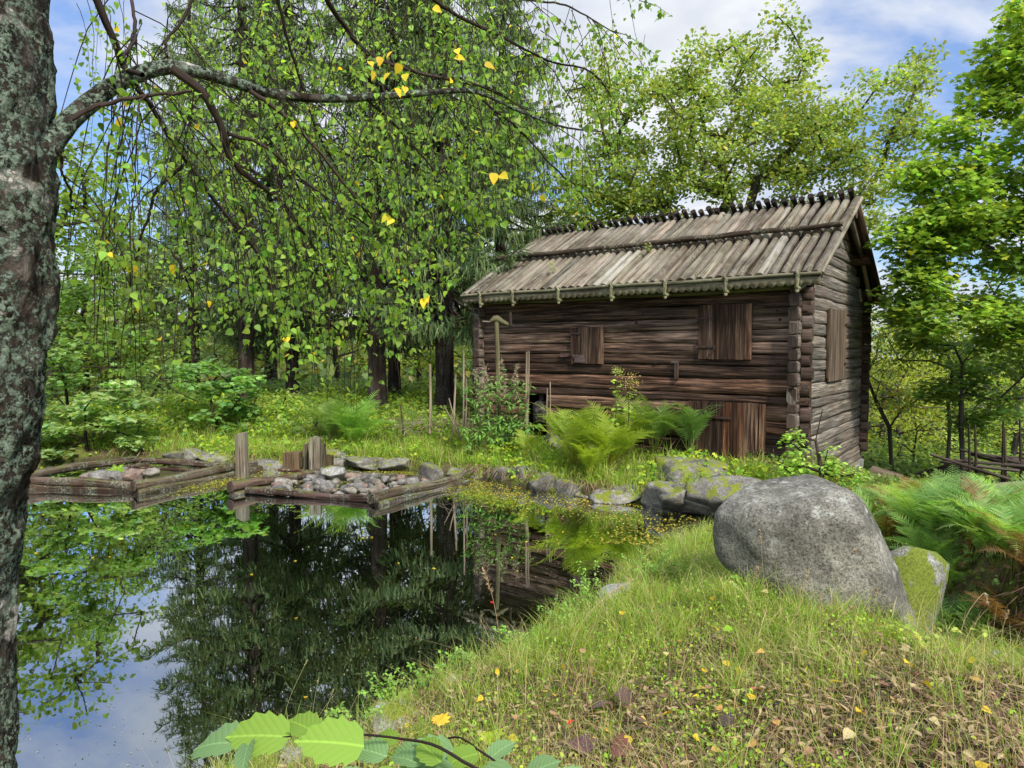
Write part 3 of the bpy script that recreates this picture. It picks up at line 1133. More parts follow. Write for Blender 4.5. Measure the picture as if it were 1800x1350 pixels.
# gable shutter
a, za = on_gable(1447, 541)
b, _ = on_gable(1476, 541)
_, zb = on_gable(1455, 668)
sh = planked(a, b, zb, za, FLEN + .13, 4, .035, [(1.1, 1.05, 1.0), (1.0, .95, .9), (.85, .8, .75), (.95, .85, .75)], face='G').build('shutter', M_plank_grey, house)
tag(sh, 'tall narrow grey shutter on the gable wall')
MB().box(F3(FLEN + .165, b - .08, za - .30), (.02, .2, .035), AXF).box(F3(FLEN + .165, b - .08, zb + .33), (.02, .2, .035), AXF).build('hinge', M_iron, sh)
MB().box(F3(FLEN + .12, a - .05, (za + zb) / 2 + .01), (.05, .07, za - zb - .1), AXF, (.7, .6, .5)).build('shutter_frame', M_plank_grey, house)

# blackened hub with a neck by the wall opening
p0 = at(953, 742, on_pt := 15.6)
hb = thing('axle_hub', 'blackened barrel shaped hub with a short neck by the wall opening', 'hub', (p0[0], p0[1], p0[2]))
tt = np.array([(0, .20), (.06, .24), (.30, .25), (.42, .235), (.48, .15), (.50, .08), (.58, .065), (.60, .085), (.66, .085), (.67, .05)])
MB().tube(np.array([(p0[0], p0[1], p0[2] + h) for h, _ in tt]), tt[:, 1] * .9, 16, jit=.02).build('hub_body', M_dark, hb, smooth=True)

# lever post in front of the barn
pb, pt = at(876, 705, 15.0), at(873, 562, 15.0)
lp = thing('lever_post', 'tall square post with a carved head and short arm before the barn', 'post', (pb[0], pb[1], hz(pb[0], pb[1])))
MB().tube([(pb[0], pb[1], hz(pb[0], pb[1]) - .1), (pb[0], pb[1], 1.6), (pt[0], pt[1], pt[2])], [.055, .052, .05], 8, (.62, .66, .46), square=.9).build('shaft', M_post, lp)
q0, q1 = at(848, 565, 15.0), at(903, 573, 14.9)
hd = MB()
hd.tube(smooth_path([at(861, 566, 15), at(872, 560, 15), at(884, 566, 15), at(900, 573, 14.95)], 9), [.02, .05, .07, .08, .07, .055, .05, .048, .04], 9, (.55, .58, .40), square=.4, jit=.05)
hd.build('head', M_post, lp, smooth=True)
MB().tube([q0, at(862, 566, 15)], .018, 6).build('peg', M_stick, lp)
MB().tube([at(898, 573, 14.9), at(897, 549, 14.9)], .03, 7, (.5, .45, .4), square=.5).build('peg', M_end, lp)

# ------------------------------------------------------------------ stones
bm = bmesh.new()
bmesh.ops.create_icosphere(bm, subdivisions=4, radius=1)
ICO4 = (np.array([v.co[:] for v in bm.verts]), np.array([[v.index for v in f.verts] for f in bm.faces]))
bm.free()
bm = bmesh.new()
bmesh.ops.create_icosphere(bm, subdivisions=3, radius=1)
ICO3 = (np.array([v.co[:] for v in bm.verts]), np.array([[v.index for v in f.verts] for f in bm.faces]))
bm.free()
bm = bmesh.new()
bmesh.ops.create_icosphere(bm, subdivisions=6, radius=1)
ICO6 = (np.array([v.co[:] for v in bm.verts]), np.array([[v.index for v in f.verts] for f in bm.faces]))
bm.free()


def rock_shape(ico, planes, p=12, amp=.05, fr=1.6, seed=0, amp2=.012, fr2=7):
    D, F = ico
    N = np.array([a[0] for a in planes], float)
    N /= np.linalg.norm(N, axis=1)[:, None]
    dist = np.array([a[1] for a in planes], float)
    k = np.maximum(D @ N.T, 0) / dist
    r = (np.sum(k ** p, 1)) ** (-1 / p)
    V = D * r[:, None]
    s = np.array([mnoise.fractal(Vector(v * fr + seed * 7.7), 1.0, 2.0, 4) for v in V])
    s2 = np.array([mnoise.fractal(Vector(v * fr2 + seed * 3.7), 1.0, 2.0, 3) for v in V])
    return V * (1 + amp * s + amp2 * s2)[:, None], F


def rand_planes(k, lo, hi, seed):
    r_ = np.random.default_rng(seed)
    d = r_.normal(0, 1, (k, 3))
    pl = [(d[i_], r_.uniform(lo, hi)) for i_ in range(k)]
    pl += [(np.array(a), hi) for a in ((1, 0, 0), (-1, 0, 0), (0, 1, 0), (0, -1, 0), (0, 0, 1), (0, 0, -1))]
    return pl


STONES = []
for s_ in range(9):
    V, F = rock_shape(ICO4 if s_ < 5 else ICO3, rand_planes(10, .60, .95, s_), 26 if s_ < 5 else 9, .09 if s_ < 5 else .07, 1.5, s_, .04 if s_ < 5 else .02, 5)
    STONES.append((V, F))


def mk_stone(i_, name, label, cat, loc, size, rot, m, group=None, color=(1, 1, 1), proto={}):
    key = (i_, m.name)
    if key not in proto:
        V, F = STONES[i_]
        me_ob = MB().add(V, F).build(name, m, smooth=True)
        me_ob.data.name = 'stone_mesh'
        proto[key] = me_ob.data
        o = me_ob
        o.name = name
    else:
        o = bpy.data.objects.new(name, proto[key])
        COL.objects.link(o)
    o.location = Vector([float(a) for a in loc])
    o.scale = [float(a) for a in size]
    o.rotation_euler = [float(a) for a in rot]
    o.color = (*color, 1)
    return tag(o, label, cat, group)


# the big boulder: outline seen from the path plus real depth
BY = 5.3
bc = at(1440, 975, BY)
outl = [(1255, 955), (1262, 912), (1302, 884), (1390, 862), (1470, 848), (1508, 868), (1545, 945), (1575, 1020), (1600, 1085), (1592, 1108), (1560, 1108), (1440, 1085), (1340, 1040), (1268, 995)]
W2 = [at(px, py, BY) - bc for px, py in outl]
planes = []
for i_ in range(len(W2)):
    a, b = W2[i_], W2[(i_ + 1) % len(W2)]
    e = b - a
    nrm = np.array([-e[2], 0, e[0]])
    nrm /= np.linalg.norm(nrm)
    d_ = a @ nrm
    if d_ < 0:
        nrm, d_ = -nrm, -d_
    planes.append((nrm, max(d_, .12)))
planes += [((-.22, -1, .12), .46), ((0, -.62, .85), .55), ((.80, -.60, .34), .466), ((-.80, -.55, .10), .66), ((-.1, -.75, -.60), .54), ((-.55, -.8, -.25), .58),
           ((0, 1, 0), .52), ((-.6, .75, 0), .62), ((.5, .8, .2), .60), ((-.35, -.6, .75), .60)]
V, F = rock_shape(ICO6, planes, 26, .045, 1.5, 5, .014, 6)
s3 = np.array([mnoise.fractal(Vector(v * 26), 1.0, 2.0, 2) for v in V])
V = V * (1 + .0045 * s3)[:, None]
bo = MB().add(V + bc, F).build('boulder', M_boulder, origin=bc, smooth=True)
tag(bo, 'huge grey granite boulder with a flat top beside the pond', 'boulder')
p = at(1600, 1010, 5.95)
mk_stone(6, 'mossy_boulder', 'rounded boulder covered in bright green moss behind the huge boulder', 'boulder', (3.22, 5.6, .60), (.26, .32, .40), (.2, .3, 1), M_mossrock)
p = at(1575, 1088, 5.0)
mk_stone(3, 'rock', 'small grey rock wedged under the right foot of the huge boulder', 'rock', p, (.13, .16, .10), (.1, .5, .3), M_granite)
p = at(1520, 1088, 5.05)
mk_stone(2, 'rock', 'flat pale rock slab under the huge boulder', 'rock', p + [0, 0, -.03], (.34, .25, .09), (0, .1, .2), M_granite)

# rocks of the banks: px, py of the centre, world Y, half width px, half height px, label
rocks = [
    (1215, 845, 11.6, 60, 34, 0, 'broad pale outcrop with moss patches behind the pond corner'),
    (1165, 868, 11.1, 34, 26, 1, 'blocky grey rock standing at the water below the mossy outcrop'),
    (1200, 872, 10.9, 38, 26, 4, 'rounded grey rock with a moss cap below the outcrop'),
    (1275, 870, 10.5, 58, 36, 2, 'angular grey slab leaning behind the huge boulder'),
    (1235, 885, 10.7, 44, 20, 3, 'low flat rock at the water left of the leaning slab'),
    (1330, 880, 10.2, 40, 30, 0, 'grey rock partly hidden behind the huge boulder'),
    (1085, 868, 11.7, 46, 16, 2, 'flat shore stone with a mossy top below the big fern'),
    (1045, 872, 12.0, 24, 12, 3, 'small shore stone left of the flat mossy one'),
    (1000, 862, 12.3, 24, 15, 1, 'dark shore stone under the trailing grass'),
    (965, 852, 12.6, 24, 20, 4, 'shore stone with a split face between two rounded ones'),
    (928, 844, 13.0, 18, 20, 0, 'rounded upright shore stone with a light face'),
    (890, 840, 13.4, 22, 17, 1, 'pale slanting shore stone right of the dark wet one'),
    (850, 834, 13.8, 22, 14, 2, 'dark wet shore stone right of the log crib'),
    (812, 832, 14.0, 18, 12, 4, 'small grey shore stone at the corner of the log crib'),
    (755, 832, 13.4, 16, 15, 1, 'round stone covered in pale lichen on the back corner of the crib'),
    (640, 812, 14.7, 26, 9, 3, 'flat moss edged stone in the wall behind the crib'),
    (590, 806, 15.2, 20, 13, 0, 'pale stone showing below the left fern'),
    (690, 815, 14.7, 24, 9, 2, 'stone under the mossy bank edge behind the crib'),
    (467, 821, 14.9, 28, 11, 2, 'flat topped grey stone between the two post groups'),
    (378, 806, 15.4, 34, 14, 3, 'large grey cracked stone behind the left crib'),
    (340, 802, 15.5, 18, 11, 1, 'grey stone with moss left of the cracked one'),
    (305, 800, 15.7, 14, 8, 4, 'small grey stone at the far left of the bank stones'),
    (985, 776, 14.5, 22, 10, 0, 'low grey rock in the grass above the bank'),
    (915, 772, 14.8, 24, 8, 3, 'long low rock hidden in the grass left of the fern'),
    (1275, 1035, 0, 0, 0, 0, None),
]
for k, (px, py, Yd, hw, hh, si, lab) in enumerate(rocks):
    if lab is None:
        continue
    p = at(px, py, Yd)
    m_ = Yd / 1200
    mk_stone(si, 'rock', lab, 'rock', p - [0, -.08, .05], (hw * m_ * (1.15 if hw > 33 else 1.5), hw * m_ * .8 + .15, hh * m_ * (1.15 if hw > 33 else 1.6)), (rng.uniform(-.15, .15), rng.uniform(-.15, .15), rng.uniform(-.4, .4)),
             M_granite, 'stones along the pond shore', (np.array((1.0, .96, .88)) * rng.uniform(.55, .95)))
# near shore stones
for (px, py, Yd, hw, hh, si, lab) in [(1085, 1052, 6.2, 48, 20, 2, 'grey rock poking out of the leafy near shore'), (700, 1268, 4.35, 60, 20, 3, 'dark flat rock at the water on the near shore'),
                                      (965, 1118, 5.55, 30, 18, 1, 'small grey rock under the leafy sprigs'), (800, 1188, 4.9, 22, 8, 4, 'blue grey stone in the near grass'),
                                      (540, 1330, 3.75, 70, 26, 2, 'stone under the hazel branch at the bottom edge'), (1760, 1150, 3.95, 44, 14, 0, 'flat light stone on the lip of the ditch'),
                                      (1620, 1135, 4.3, 30, 10, 3, 'small stone in the grass by the ditch')]:
    p = at(px, py, Yd)
    m_ = Yd / 1200
    p[2] = hz(p[0], p[1]) if Yd > 4.1 or px < 1000 else hz(p[0], p[1]) + .01
    mk_stone(si, 'rock', lab, 'rock', p, (hw * m_, hw * m_ * .8, hh * m_ * 1.2), (rng.uniform(-.1, .1), rng.uniform(-.1, .1), rng.uniform(-2, 2)), M_granite, 'stones on the near bank')

# ------------------------------------------------------------------ the two log cribs
def crib_log(crib, p, q, r0, r1, name='log', m=M_rotten, col=(1, 1, 1)):
    r0, r1 = r0 * .62, r1 * .62
    p, q = np.array(p, float) * [1, 1, .62], np.array(q, float) * [1, 1, .62]
    P = np.linspace(0, 1, 14)[:, None] * (np.array(q) - np.array(p)) + np.array(p)
    t = np.linspace(0, 1, 14)
    P[:, 2] += .018 * np.sin(t * 7 + rng.uniform(0, 6))
    P[:, 0] += .02 * np.sin(t * 5 + rng.uniform(0, 6))
    return MB().tube(P, (r0 + (r1 - r0) * t) * (1 + .05 * np.sin(t * 17)), 12, col, jit=.055, square=.3).build(name, m, crib, smooth=True)


def v3(p, z):
    return np.array([p[0], p[1], z])


def ext(a, b, e0, e1):
    a, b = np.array(a, float), np.array(b, float)
    d = (b - a) / np.linalg.norm(b - a)
    return a - d * e0, b + d * e1


A, B, C, D = CRIB_R
cr = thing('log_crib', 'right log crib of rotten squared timbers filled with many round stones', 'log crib', (*CRIB_R.mean(0), 0), 'log cribs in the pond')
a, b = ext(A, B, -.12, -.05)
crib_log(cr, v3(a, .10), v3(b, .09), .115, .10, col=(.95, .8, .8))
a, b = ext(A, D, .22, .1)
crib_log(cr, v3(a, .24), v3(b, .16), .15, .10, col=(1.2, 1.05, .95))
crib_log(cr, v3(a, -.03), v3(b, -.03), .13, .12)
a, b = ext(B, C, .28, .12)
crib_log(cr, v3(a, .19), v3(b, .17), .135, .12, col=(1.25, 1.3, 1.1))
crib_log(cr, v3(a + [.10, 0], -.03), v3(b + [.1, 0], -.04), .12, .12)
a, b = ext(D, C, 0, .3)
crib_log(cr, v3(a, .07), v3(b, .06), .09, .10, col=(.9, 1.0, .6))
A, B, C, D = CRIB_L
cl_ = thing('log_crib', 'left log crib of long lichened timbers holding a few stones and a fern', 'log crib', (*CRIB_L.mean(0), 0), 'log cribs in the pond')
a, b = ext(A, B, .25, .1)
crib_log(cl_, v3(a, .27), v3(b, .16), .13, .13, col=(1.15, 1.05, .9))
crib_log(cl_, v3(a, .03), v3(b, .02), .14, .12, col=(.7, .6, .5))
a, b = ext(B, C, .3, .15)
crib_log(cl_, v3(a, .27), v3(b, .25), .15, .13, col=(1.15, 1.15, .95))
crib_log(cl_, v3(a + [.08, 0], .02), v3(b + [.08, 0], .03), .15, .13, col=(.9, .95, .7))
a, b = ext(A, D, .25, .0)
crib_log(cl_, v3(a, .40), v3(b, .30), .14, .12, col=(1.1, 1.15, .95))
a, b = ext(D, C, 0, -.1)
crib_log(cl_, v3(a, .22), v3(b, .20), .12, .11, col=(.8, .65, .55))
crib_log(cl_, v3(a - [0, .4], .06), v3(b - [0.5, .3], .06), .09, .09, col=(.6, .45, .42))
crib_log(cl_, v3((A * .6 + D * .4) + [.25, 0], .12), v3(D + [.45, -.3], .14), .13, .10, col=(.6, .42, .42))

# stones in the cribs, every one a thing
tones = [((1.25, .95, .86), 'pinkish'), ((.95, .97, 1.0), 'grey'), ((1.25, 1.22, 1.15), 'pale'), ((1.05, .95, .82), 'tan'), ((.62, .64, .66), 'dark grey')]


def in_quad(C, s, t):
    return (C[0] * (1 - s) + C[1] * s) * (1 - t) + (C[3] * (1 - s) + C[2] * s) * t


cnt = 0
for iy in range(9):
    for ix in range(8):
        s = (ix + .5 + rng.uniform(-.35, .35)) / 8 * .84 + .08
        t = (iy + .5 + rng.uniform(-.35, .35)) / 9 * .84 + .08
        if .35 < t < .75 and .15 < s < .65 and rng.random() < .55:
            continue
        p = in_quad(CRIB_R, s, t)
        tn, nm = tones[rng.choice(5, p=[.15, .38, .17, .18, .12])]
        sz = rng.uniform(.075, .145) * (1.15 - .2 * t)
        mk_stone(5 + rng.integers(0, 4), 'crib_stone', f'{nm} rounded stone in the {("front", "middle", "back")[iy // 3]} {"left" if ix < 4 else "right"} part of the right crib', 'stone', (p[0], p[1], .03 + rng.uniform(0, .06)),
                 (sz * rng.uniform(.9, 1.35), sz, sz * rng.uniform(.55, .8)), (rng.uniform(-.3, .3), rng.uniform(-.3, .3), rng.uniform(0, 6)), M_pebble, 'stones filling the right crib', np.array(tn) * rng.uniform(.8, 1.05))
        cnt += 1
p = at(585, 832, 13.3)
mk_stone(2, 'crib_stone', 'pointed grey stone, the tallest one in the right crib', 'stone', p, (.24, .2, .15), (.1, 0, .3), M_granite, 'stones filling the right crib')
for (px, py, hw, hh, tn, lab) in [(185, 842, 22, 11, 1, 'flat light grey stone below the small fern in the left crib'), (205, 846, 12, 9, 1, 'small rounded grey stone at the front of the left crib'),
                                  (232, 838, 14, 10, 0, 'pinkish stone near the front corner of the left crib'), (265, 828, 12, 8, 2, 'whitish angular stone in the left crib'),
                                  (248, 830, 8, 5, 4, 'small dark stone in the middle of the left crib'), (160, 838, 16, 8, 3, 'brownish stone at the left of the left crib'),
                                  (212, 826, 14, 10, 1, 'grey stone behind the small fern in the left crib'), (238, 822, 16, 8, 0, 'brown pink stone at the back of the left crib')]:
    Yd = 13.25 if py > 834 else 13.7
    p = at(px, py, Yd)
    m_ = Yd / 1200
    mk_stone(rng.integers(0, 5), 'crib_stone', lab, 'stone', (p[0], p[1], .10), (hw * m_ * 1.2, hw * m_, hh * m_ * 1.3), (0, 0, rng.uniform(0, 6)), M_pebble, 'stones in the left crib', tones[tn][0])


# posts standing in the water and on the bank
def post(px, py0, py1, Yd, hw, label, cat='post', n_=7, col=(1, 1, 1), name='wooden_post', group='old sluice posts at the far shore', cut=.06):
    m_ = Yd / 1200
    b_, t_ = at(px, py1, Yd), at(px, py0, Yd)
    P = np.array([b_ - [0, 0, .3], b_, b_ * .5 + t_ * .5, t_])
    mm = MB()
    r = hw * m_
    h_ = t_[2] - b_[2] + .3
    # a split post: a bundle of slivers with uneven tops
    k = 3
    for q in range(k):
        off = (q - (k - 1) / 2) * 2 * r / k
        mm.box((b_[0] + off, b_[1] + rng.uniform(-.015, .015), b_[2] - .3 + h_ / 2 + rng.uniform(-.5, .5) * cut * .5), (2 * r / k * 1.0, r * 1.5, h_ + rng.uniform(-cut, cut) * .5), None, np.array(col) * rng.uniform(.75, 1.2), jit=.004)
    ob = mm.build(name, M_post, origin=tuple(b_))
    return tag(ob, label, cat, group)


post(425, 762, 838, 13.9, 9, 'tall grey split post standing in the water by the left crib', n_=7)
post(555, 769, 826, 14.0, 9, 'pale upright post in the water behind the right crib')
post(515, 795, 826, 14.5, 14, 'wide brown stump of a plank left of the pale post', col=(.6, .45, .38))
post(541, 780, 812, 14.4, 6, 'narrow grey post just left of the pale post', col=(.6, .55, .48))
post(569, 781, 815, 14.4, 4, 'thin dark post just right of the pale post', col=(.45, .42, .35))
post(576, 800, 816, 14.6, 9, 'low rotten post stump right of the sluice posts', col=(.4, .34, .26))
wb = thing('sluice_board', 'short horizontal board between the sluice posts', 'board', at(538, 815, 14.6))
MB().box(at(536, 812, 14.55), (.34, .05, .20), None, (.7, .68, .5)).build('board', M_post, wb)
tag(MB().tube([at(490, 826, 14.0), at(545, 829, 13.8)], .035, 7, (1, .6, .5)).build('drift_stick', M_rotten, origin=at(515, 828, 13.9)), 'reddish stick floating by the sluice posts', 'stick')

# slender dry poles standing in front of the barn
poles = [(815, 616, 752, 15.5, 2.0, 0), (820, 665, 755, 15.4, 1.3, .05), (756, 640, 752, 16, 2.6, 0), (801, 658, 756, 15.6, 2.0, .08), (926, 618, 742, 14.6, 2.2, 0), (930, 617, 740, 14.7, 1.6, .05), (934, 670, 735, 14.5, 1.2, .2),
         (962, 682, 745, 14.4, 1.4, 0), (967, 671, 740, 14.4, 1.3, .03), (789, 700, 760, 15.4, 1.5, -.35), (704, 712, 758, 16, 1.6, -.08), (780, 712, 762, 15.4, 1.2, -.5)]
nm_ = ['tallest pole at the left of the barn', 'thin pole just right of the tallest one', 'stout pole between the spruce trunks and the barn', 'short pole leaning a little left of the tallest',
       'long pole standing against the front of the barn', 'second of two long poles side by side at the barn', 'short stick leaning on the pair of long poles', 'short pole right of the blackened hub',
       'thin short pole furthest right in front of the barn', 'slanting stick in the brushwood left of the barn', 'dark thin stake by the left fern', 'strongly leaning stick in the brushwood']
for (px, y0, y1, Yd, hw, ln), lab in zip(poles, nm_):
    a, b = at(px - ln * 60, y1 + 10, Yd), at(px, y0, Yd)
    o = MB().tube([a, (a + b) / 2 + [rng.normal(0, .01), 0, 0], b], [hw * Yd / 1200 * 1.1, hw * Yd / 1200, hw * Yd / 1200 * .8], 6, (1.3, 1.25, 1.1) if 'dark' not in lab else (.3, .25, .2)).build('dry_pole', M_stick, origin=a)
    tag(o, 'dry ' + lab, 'pole', 'dry poles beside the barn')

# roundpole fence at the right and beams lying behind the ferns
fe = thing('pole_fence', 'old grey roundpole fence of slanting poles at the right edge', 'fence', at(1740, 850, 14.5))
for k in range(13):
    x0 = 1655 + k * 17
    a, b = at(x0 + 120, 838 + rng.uniform(-6, 6) - (k % 4) * 7, 14.4 + rng.uniform(-.2, .2)), at(x0 - 20, 798 + rng.uniform(-8, 8) + (k % 3) * 6, 14.8)
    MB().tube([a, (a + b) / 2, b], [.04, .036, .028], 7, lcol(.6, 1.2)).build('rail', M_oakbark, fe, smooth=True)
for px in (1705, 1716, 1762, 1768, 1795, 1812):
    a, b = at(px, 850, 14.5), at(px + rng.uniform(-3, 3), 735 + rng.uniform(0, 30), 14.5)
    MB().tube([a, b], [.03, .018], 6, (.7, .6, .5)).build('stake', M_oakbark, fe)
f2 = thing('pole_fence', 'low far part of the roundpole fence between the trees', 'fence', at(1630, 835, 17))
for k in range(5):
    a, b = at(1600 + k * 12, 836 - k, 17), at(1710 + k * 6, 806 + k * 6, 16.5)
    MB().tube([a, b], [.035, .03], 6, lcol(.5, 1.0)).build('rail', M_oakbark, f2)
bmh = thing('timber_beam', 'pale squared beam resting on a bearer beside the ferns', 'beam', at(1750, 862, 10.6))
MB().box(at(1762, 856, 10.4), (1.15, .20, .09), np.array([[.96, .28, 0], [-.28, .96, 0], [0, 0, 1]]).T, (1.3, 1.25, 1.1)).build('beam', M_post, bmh)
MB().box(at(1742, 864, 10.5), (.12, .3, .14), None, (.8, .8, .6)).build('bearer', M_post, bmh)
pp = thing('plank_pile', 'low pile of grey planks on the ground behind the gable', 'plank pile', at(1540, 838, 15))
for k in range(9):
    a = at(1518 + k * 2, 840 - k * 2.4, 15.2 + k * .1)
    b = at(1575 + k * 1.5, 845 - k * 1.0, 14.6 + k * .12)
    MB().tube([a, b], [.04, .035], 6, lcol(.8, 1.3), square=.5).build('plank', M_stick, pp)
tag(MB().tube([at(1495, 832, 12.0), at(1520, 838, 12.0)], .05, 8, (1, .95, .85)).build('timber_end', M_stick, origin=at(1505, 838, 12)), 'short grey timber end lying behind the huge boulder', 'timber')


# ------------------------------------------------------------------ trees
def crown_targets(blobs, n_per_m3, Yd, dy, seed):
    r_ = np.random.default_rng(seed)
    pts = []
    for b in blobs:
        px, py, rp = b[:3]
        Yb = b[3] if len(b) > 3 else Yd
        c = at(px, py, Yb)
        rr = rp / 1200 * Yb
        k = max(4, int(n_per_m3 * 4.19 * rr ** 2 * min(rr, dy)))
        d = r_.normal(0, 1, (k, 3))
        d /= np.linalg.norm(d, axis=1)[:, None]
        d *= (r_.random(k) ** (1 / 2.2))[:, None]
        pts.append(c + d * [rr, min(rr, dy), rr])
    return np.concatenate(pts)


def grow(root, top, targets, rtip=.012, rmax=.4, mb=None, step=.7, expo=.5, seed=0, col=(1, 1, 1), wob=.08, minr=.0, bend=None):
    r_ = np.random.default_rng(seed)
    root, top = np.array(root, float), np.array(top, float)
    k = max(3, int(np.linalg.norm(top - root) / step))
    pos = []
    par = []
    for i_ in range(k + 1):
        t = i_ / k
        q = root + (top - root) * t + (r_.normal(0, wob * .5, 3) * [1, 1, 0] if 0 < i_ else 0)
        if bend is not None:
            q = q + np.array(bend) * math.sin(t * math.pi)
        pos.append(q)
        par.append(i_ - 1)
    depth = [i_ * .3 for i_ in range(k + 1)]
    order = np.argsort(np.linalg.norm(targets - top, axis=1))
    tipn = []
    base_ok = int(k * .55)
    for ti in order:
        t = targets[ti]
        P = np.array(pos)
        dv = t - P
        dist = np.linalg.norm(dv, axis=1)
        pen = np.maximum(0, -dv[:, 2]) * .9
        cost = dist + pen + np.array(depth) * .12
        cost[:base_ok] += 50
        j_ = int(np.argmin(cost))
        d0 = dist[j_]
        m_ = max(1, int(d0 / step))
        prev = j_
        a = P[j_]
        pd = a - P[par[j_]] if par[j_] >= 0 else np.array([0, 0, 1.])
        pd = pd / (np.linalg.norm(pd) + 1e-9)
        ctrl = a + pd * d0 * .35 + [0, 0, .05 * d0]
        for q in range(1, m_ + 1):
            s = q / m_
            w = (1 - s) ** 2 * a + 2 * s * (1 - s) * ctrl + s * s * t
            if q < m_:
                w = w + r_.normal(0, wob, 3) * min(1, d0)
            pos.append(w)
            par.append(prev)
            depth.append(depth[prev] + d0 / m_)
            prev = len(pos) - 1
        tipn.append((prev, ti))
    P = np.array(pos)
    cnt_ = np.zeros(len(P))
    for i_, _ in tipn:
        cnt_[i_] += 1
    for i_ in range(len(P) - 1, 0, -1):
        cnt_[par[i_]] += cnt_[i_]
    rad = np.minimum(rtip * np.maximum(cnt_, 1) ** expo, rmax)
    # taper the trunk foot
    kids = [[] for _ in P]
    for i_ in range(1, len(P)):
        kids[par[i_]].append(i_)
    stack = [(0, None)]
    while stack:
        st, pre = stack.pop()
        chain = [] if pre is None else [pre]
        cur = st
        while True:
            chain.append(cur)
            if not kids[cur]:
                break
            ks = sorted(kids[cur], key=lambda a: -cnt_[a])
            for o in ks[1:]:
                stack.append((o, cur))
            cur = ks[0]
        if len(chain) > 1:
            rr = rad[chain].copy()
            if pre is not None:
                rr[0] = min(rr[0], rr[1] * 1.15)
            if rr.max() < minr:
                continue
            mb.tube(P[chain], rr, 8 if rr.max() > .08 else 5, col, cap=False, jit=.04 if rr.max() > .05 else 0)
    dirs = np.array([P[i_] - P[par[i_]] for i_, _ in tipn])
    return P[[i_ for i_, _ in tipn]], dirs


def leafy(mb, tips, per, rad, tpl, size, base, var=.2, alt=None, palt=0, up=.8, cvar=.15, flat=.7, droop=0):
    N = len(tips)
    per_ = np.maximum(1, rng.poisson(per, N))
    idx = np.repeat(np.arange(N), per_)
    M_ = len(idx)
    d = rng.normal(0, 1, (M_, 3))
    d /= np.linalg.norm(d, axis=1)[:, None]
    d *= (rng.random(M_) ** .45)[:, None] * rad
    d[:, 2] *= flat
    T = tips[idx] + d
    nrm = rdir(M_) * .75 + [0, 0, up]
    hd_ = d / (rad + 1e-9) + rng.normal(0, .6, (M_, 3)) + [0, 0, -droop]
    cl_t = 1 + rng.normal(0, cvar, N)
    c = tints(M_, base, var, alt, palt) * cl_t[idx][:, None]
    scatter(mb, tpl, T, nrm, hd_, size * rng.uniform(.65, 1.25, M_), np.clip(c, .004, .9))


def tree(name, label, cat, root, top, blobs, Yd, dy, dens, per, crad, tpl, size, base, bark, rtip=.012, rmax=.4, alt=None, palt=0, seed=1, group=None, flat=.7, up=.8, bcol=(1, 1, 1), leafm=None, bend=None, minr=0, trunkname='trunk', var=.2):
    tr = thing(name, label, cat, root, group)
    T = crown_targets(blobs, dens, Yd, dy, seed)
    w = MB()
    tips, _ = grow(root, top, T, rtip, rmax, w, seed=seed, col=bcol, bend=bend, minr=minr)
    w.build(trunkname, bark, tr, smooth=True)
    l = MB()
    leafy(l, tips, per, crad, tpl, size, base, var=var, alt=alt, palt=palt, flat=flat, up=up)
    l.build('crown', leafm or M_leaf, tr)
    return tr


def gr(px, Yd):
    """foot of a tree on the ground at picture column px and depth Yd"""
    x = (px - 900) / 1200 * Yd / cp * cp
    return (x, Yd, hz(x, Yd) - .1)


# oak behind the barn
tree('oak_tree', 'wide bright green oak with crooked dark limbs rising behind the barn roof', 'tree', gr(1285, 23.5), at(1262, 430, 23.5),
     [(1095, 190, 85), (1075, 130, 55), (1235, 120, 80), (1330, 110, 85), (1285, 75, 50), (1180, 260, 105), (1300, 250, 130), (1420, 215, 90), (1500, 200, 70), (1560, 170, 50), (1620, 130, 30),
      (1400, 310, 100), (1520, 300, 75), (1045, 300, 70), (1590, 250, 45), (1100, 370, 80), (1230, 370, 70), (1530, 390, 35), (1000, 370, 40), (1150, 320, 90), (1000, 300, 35), (1350, 200, 60), (1450, 280, 75), (1490, 340, 50), (1050, 230, 60), (1130, 290, 70), (1560, 240, 50), (1600, 190, 40), (1030, 160, 45)], 23.5, 3.2, .68, 125, .70, OAK, .155,
     (.185, .240, .060), M_oakbark, rtip=.018, rmax=.42, seed=4, alt=(.34, .30, .05), palt=.04, flat=.6)
# maple on the right
tree('maple_tree', 'large bright green maple filling the upper right edge', 'tree', gr(1850, 14.6), at(1850, 520, 14.8),
     [(1700, 330, 90), (1770, 230, 90), (1850, 120, 110), (1760, 400, 110), (1640, 420, 60), (1690, 500, 90), (1790, 530, 110), (1610, 520, 45), (1680, 240, 35), (1880, 350, 150), (1880, 520, 120), (1650, 360, 45), (1800, 90, 40), (1600, 470, 25), (1630, 300, 35), (1700, 400, 70), (1600, 400, 40), (1780, 130, 60), (1800, 220, 80), (1725, 190, 45), (1850, 20, 90), (1620, 560, 40), (1650, 480, 60)],
     14.6, 1.8, 1.4, 130, .58, MAPLE, .135, (.165, .25, .045), M_oakbark, rtip=.008, rmax=.07, seed=5, alt=(.36, .36, .04), palt=.03, flat=.5, up=1.2)
tree('young_maple', 'young darker green maple with drooping layers above the pole fence', 'tree', gr(1700, 16.2), at(1690, 640, 16.2),
     [(1700, 650, 60), (1760, 640, 70), (1640, 600, 50), (1800, 700, 60), (1730, 720, 40), (1660, 690, 30), (1600, 540, 40), (1680, 560, 60), (1780, 560, 60), (1850, 620, 70)], 16.2, 1.2, 1.7, 100, .5, MAPLE, .13, (.145, .22, .050), M_oakbark, rtip=.009, rmax=.09, seed=6, flat=.4, up=1.4)
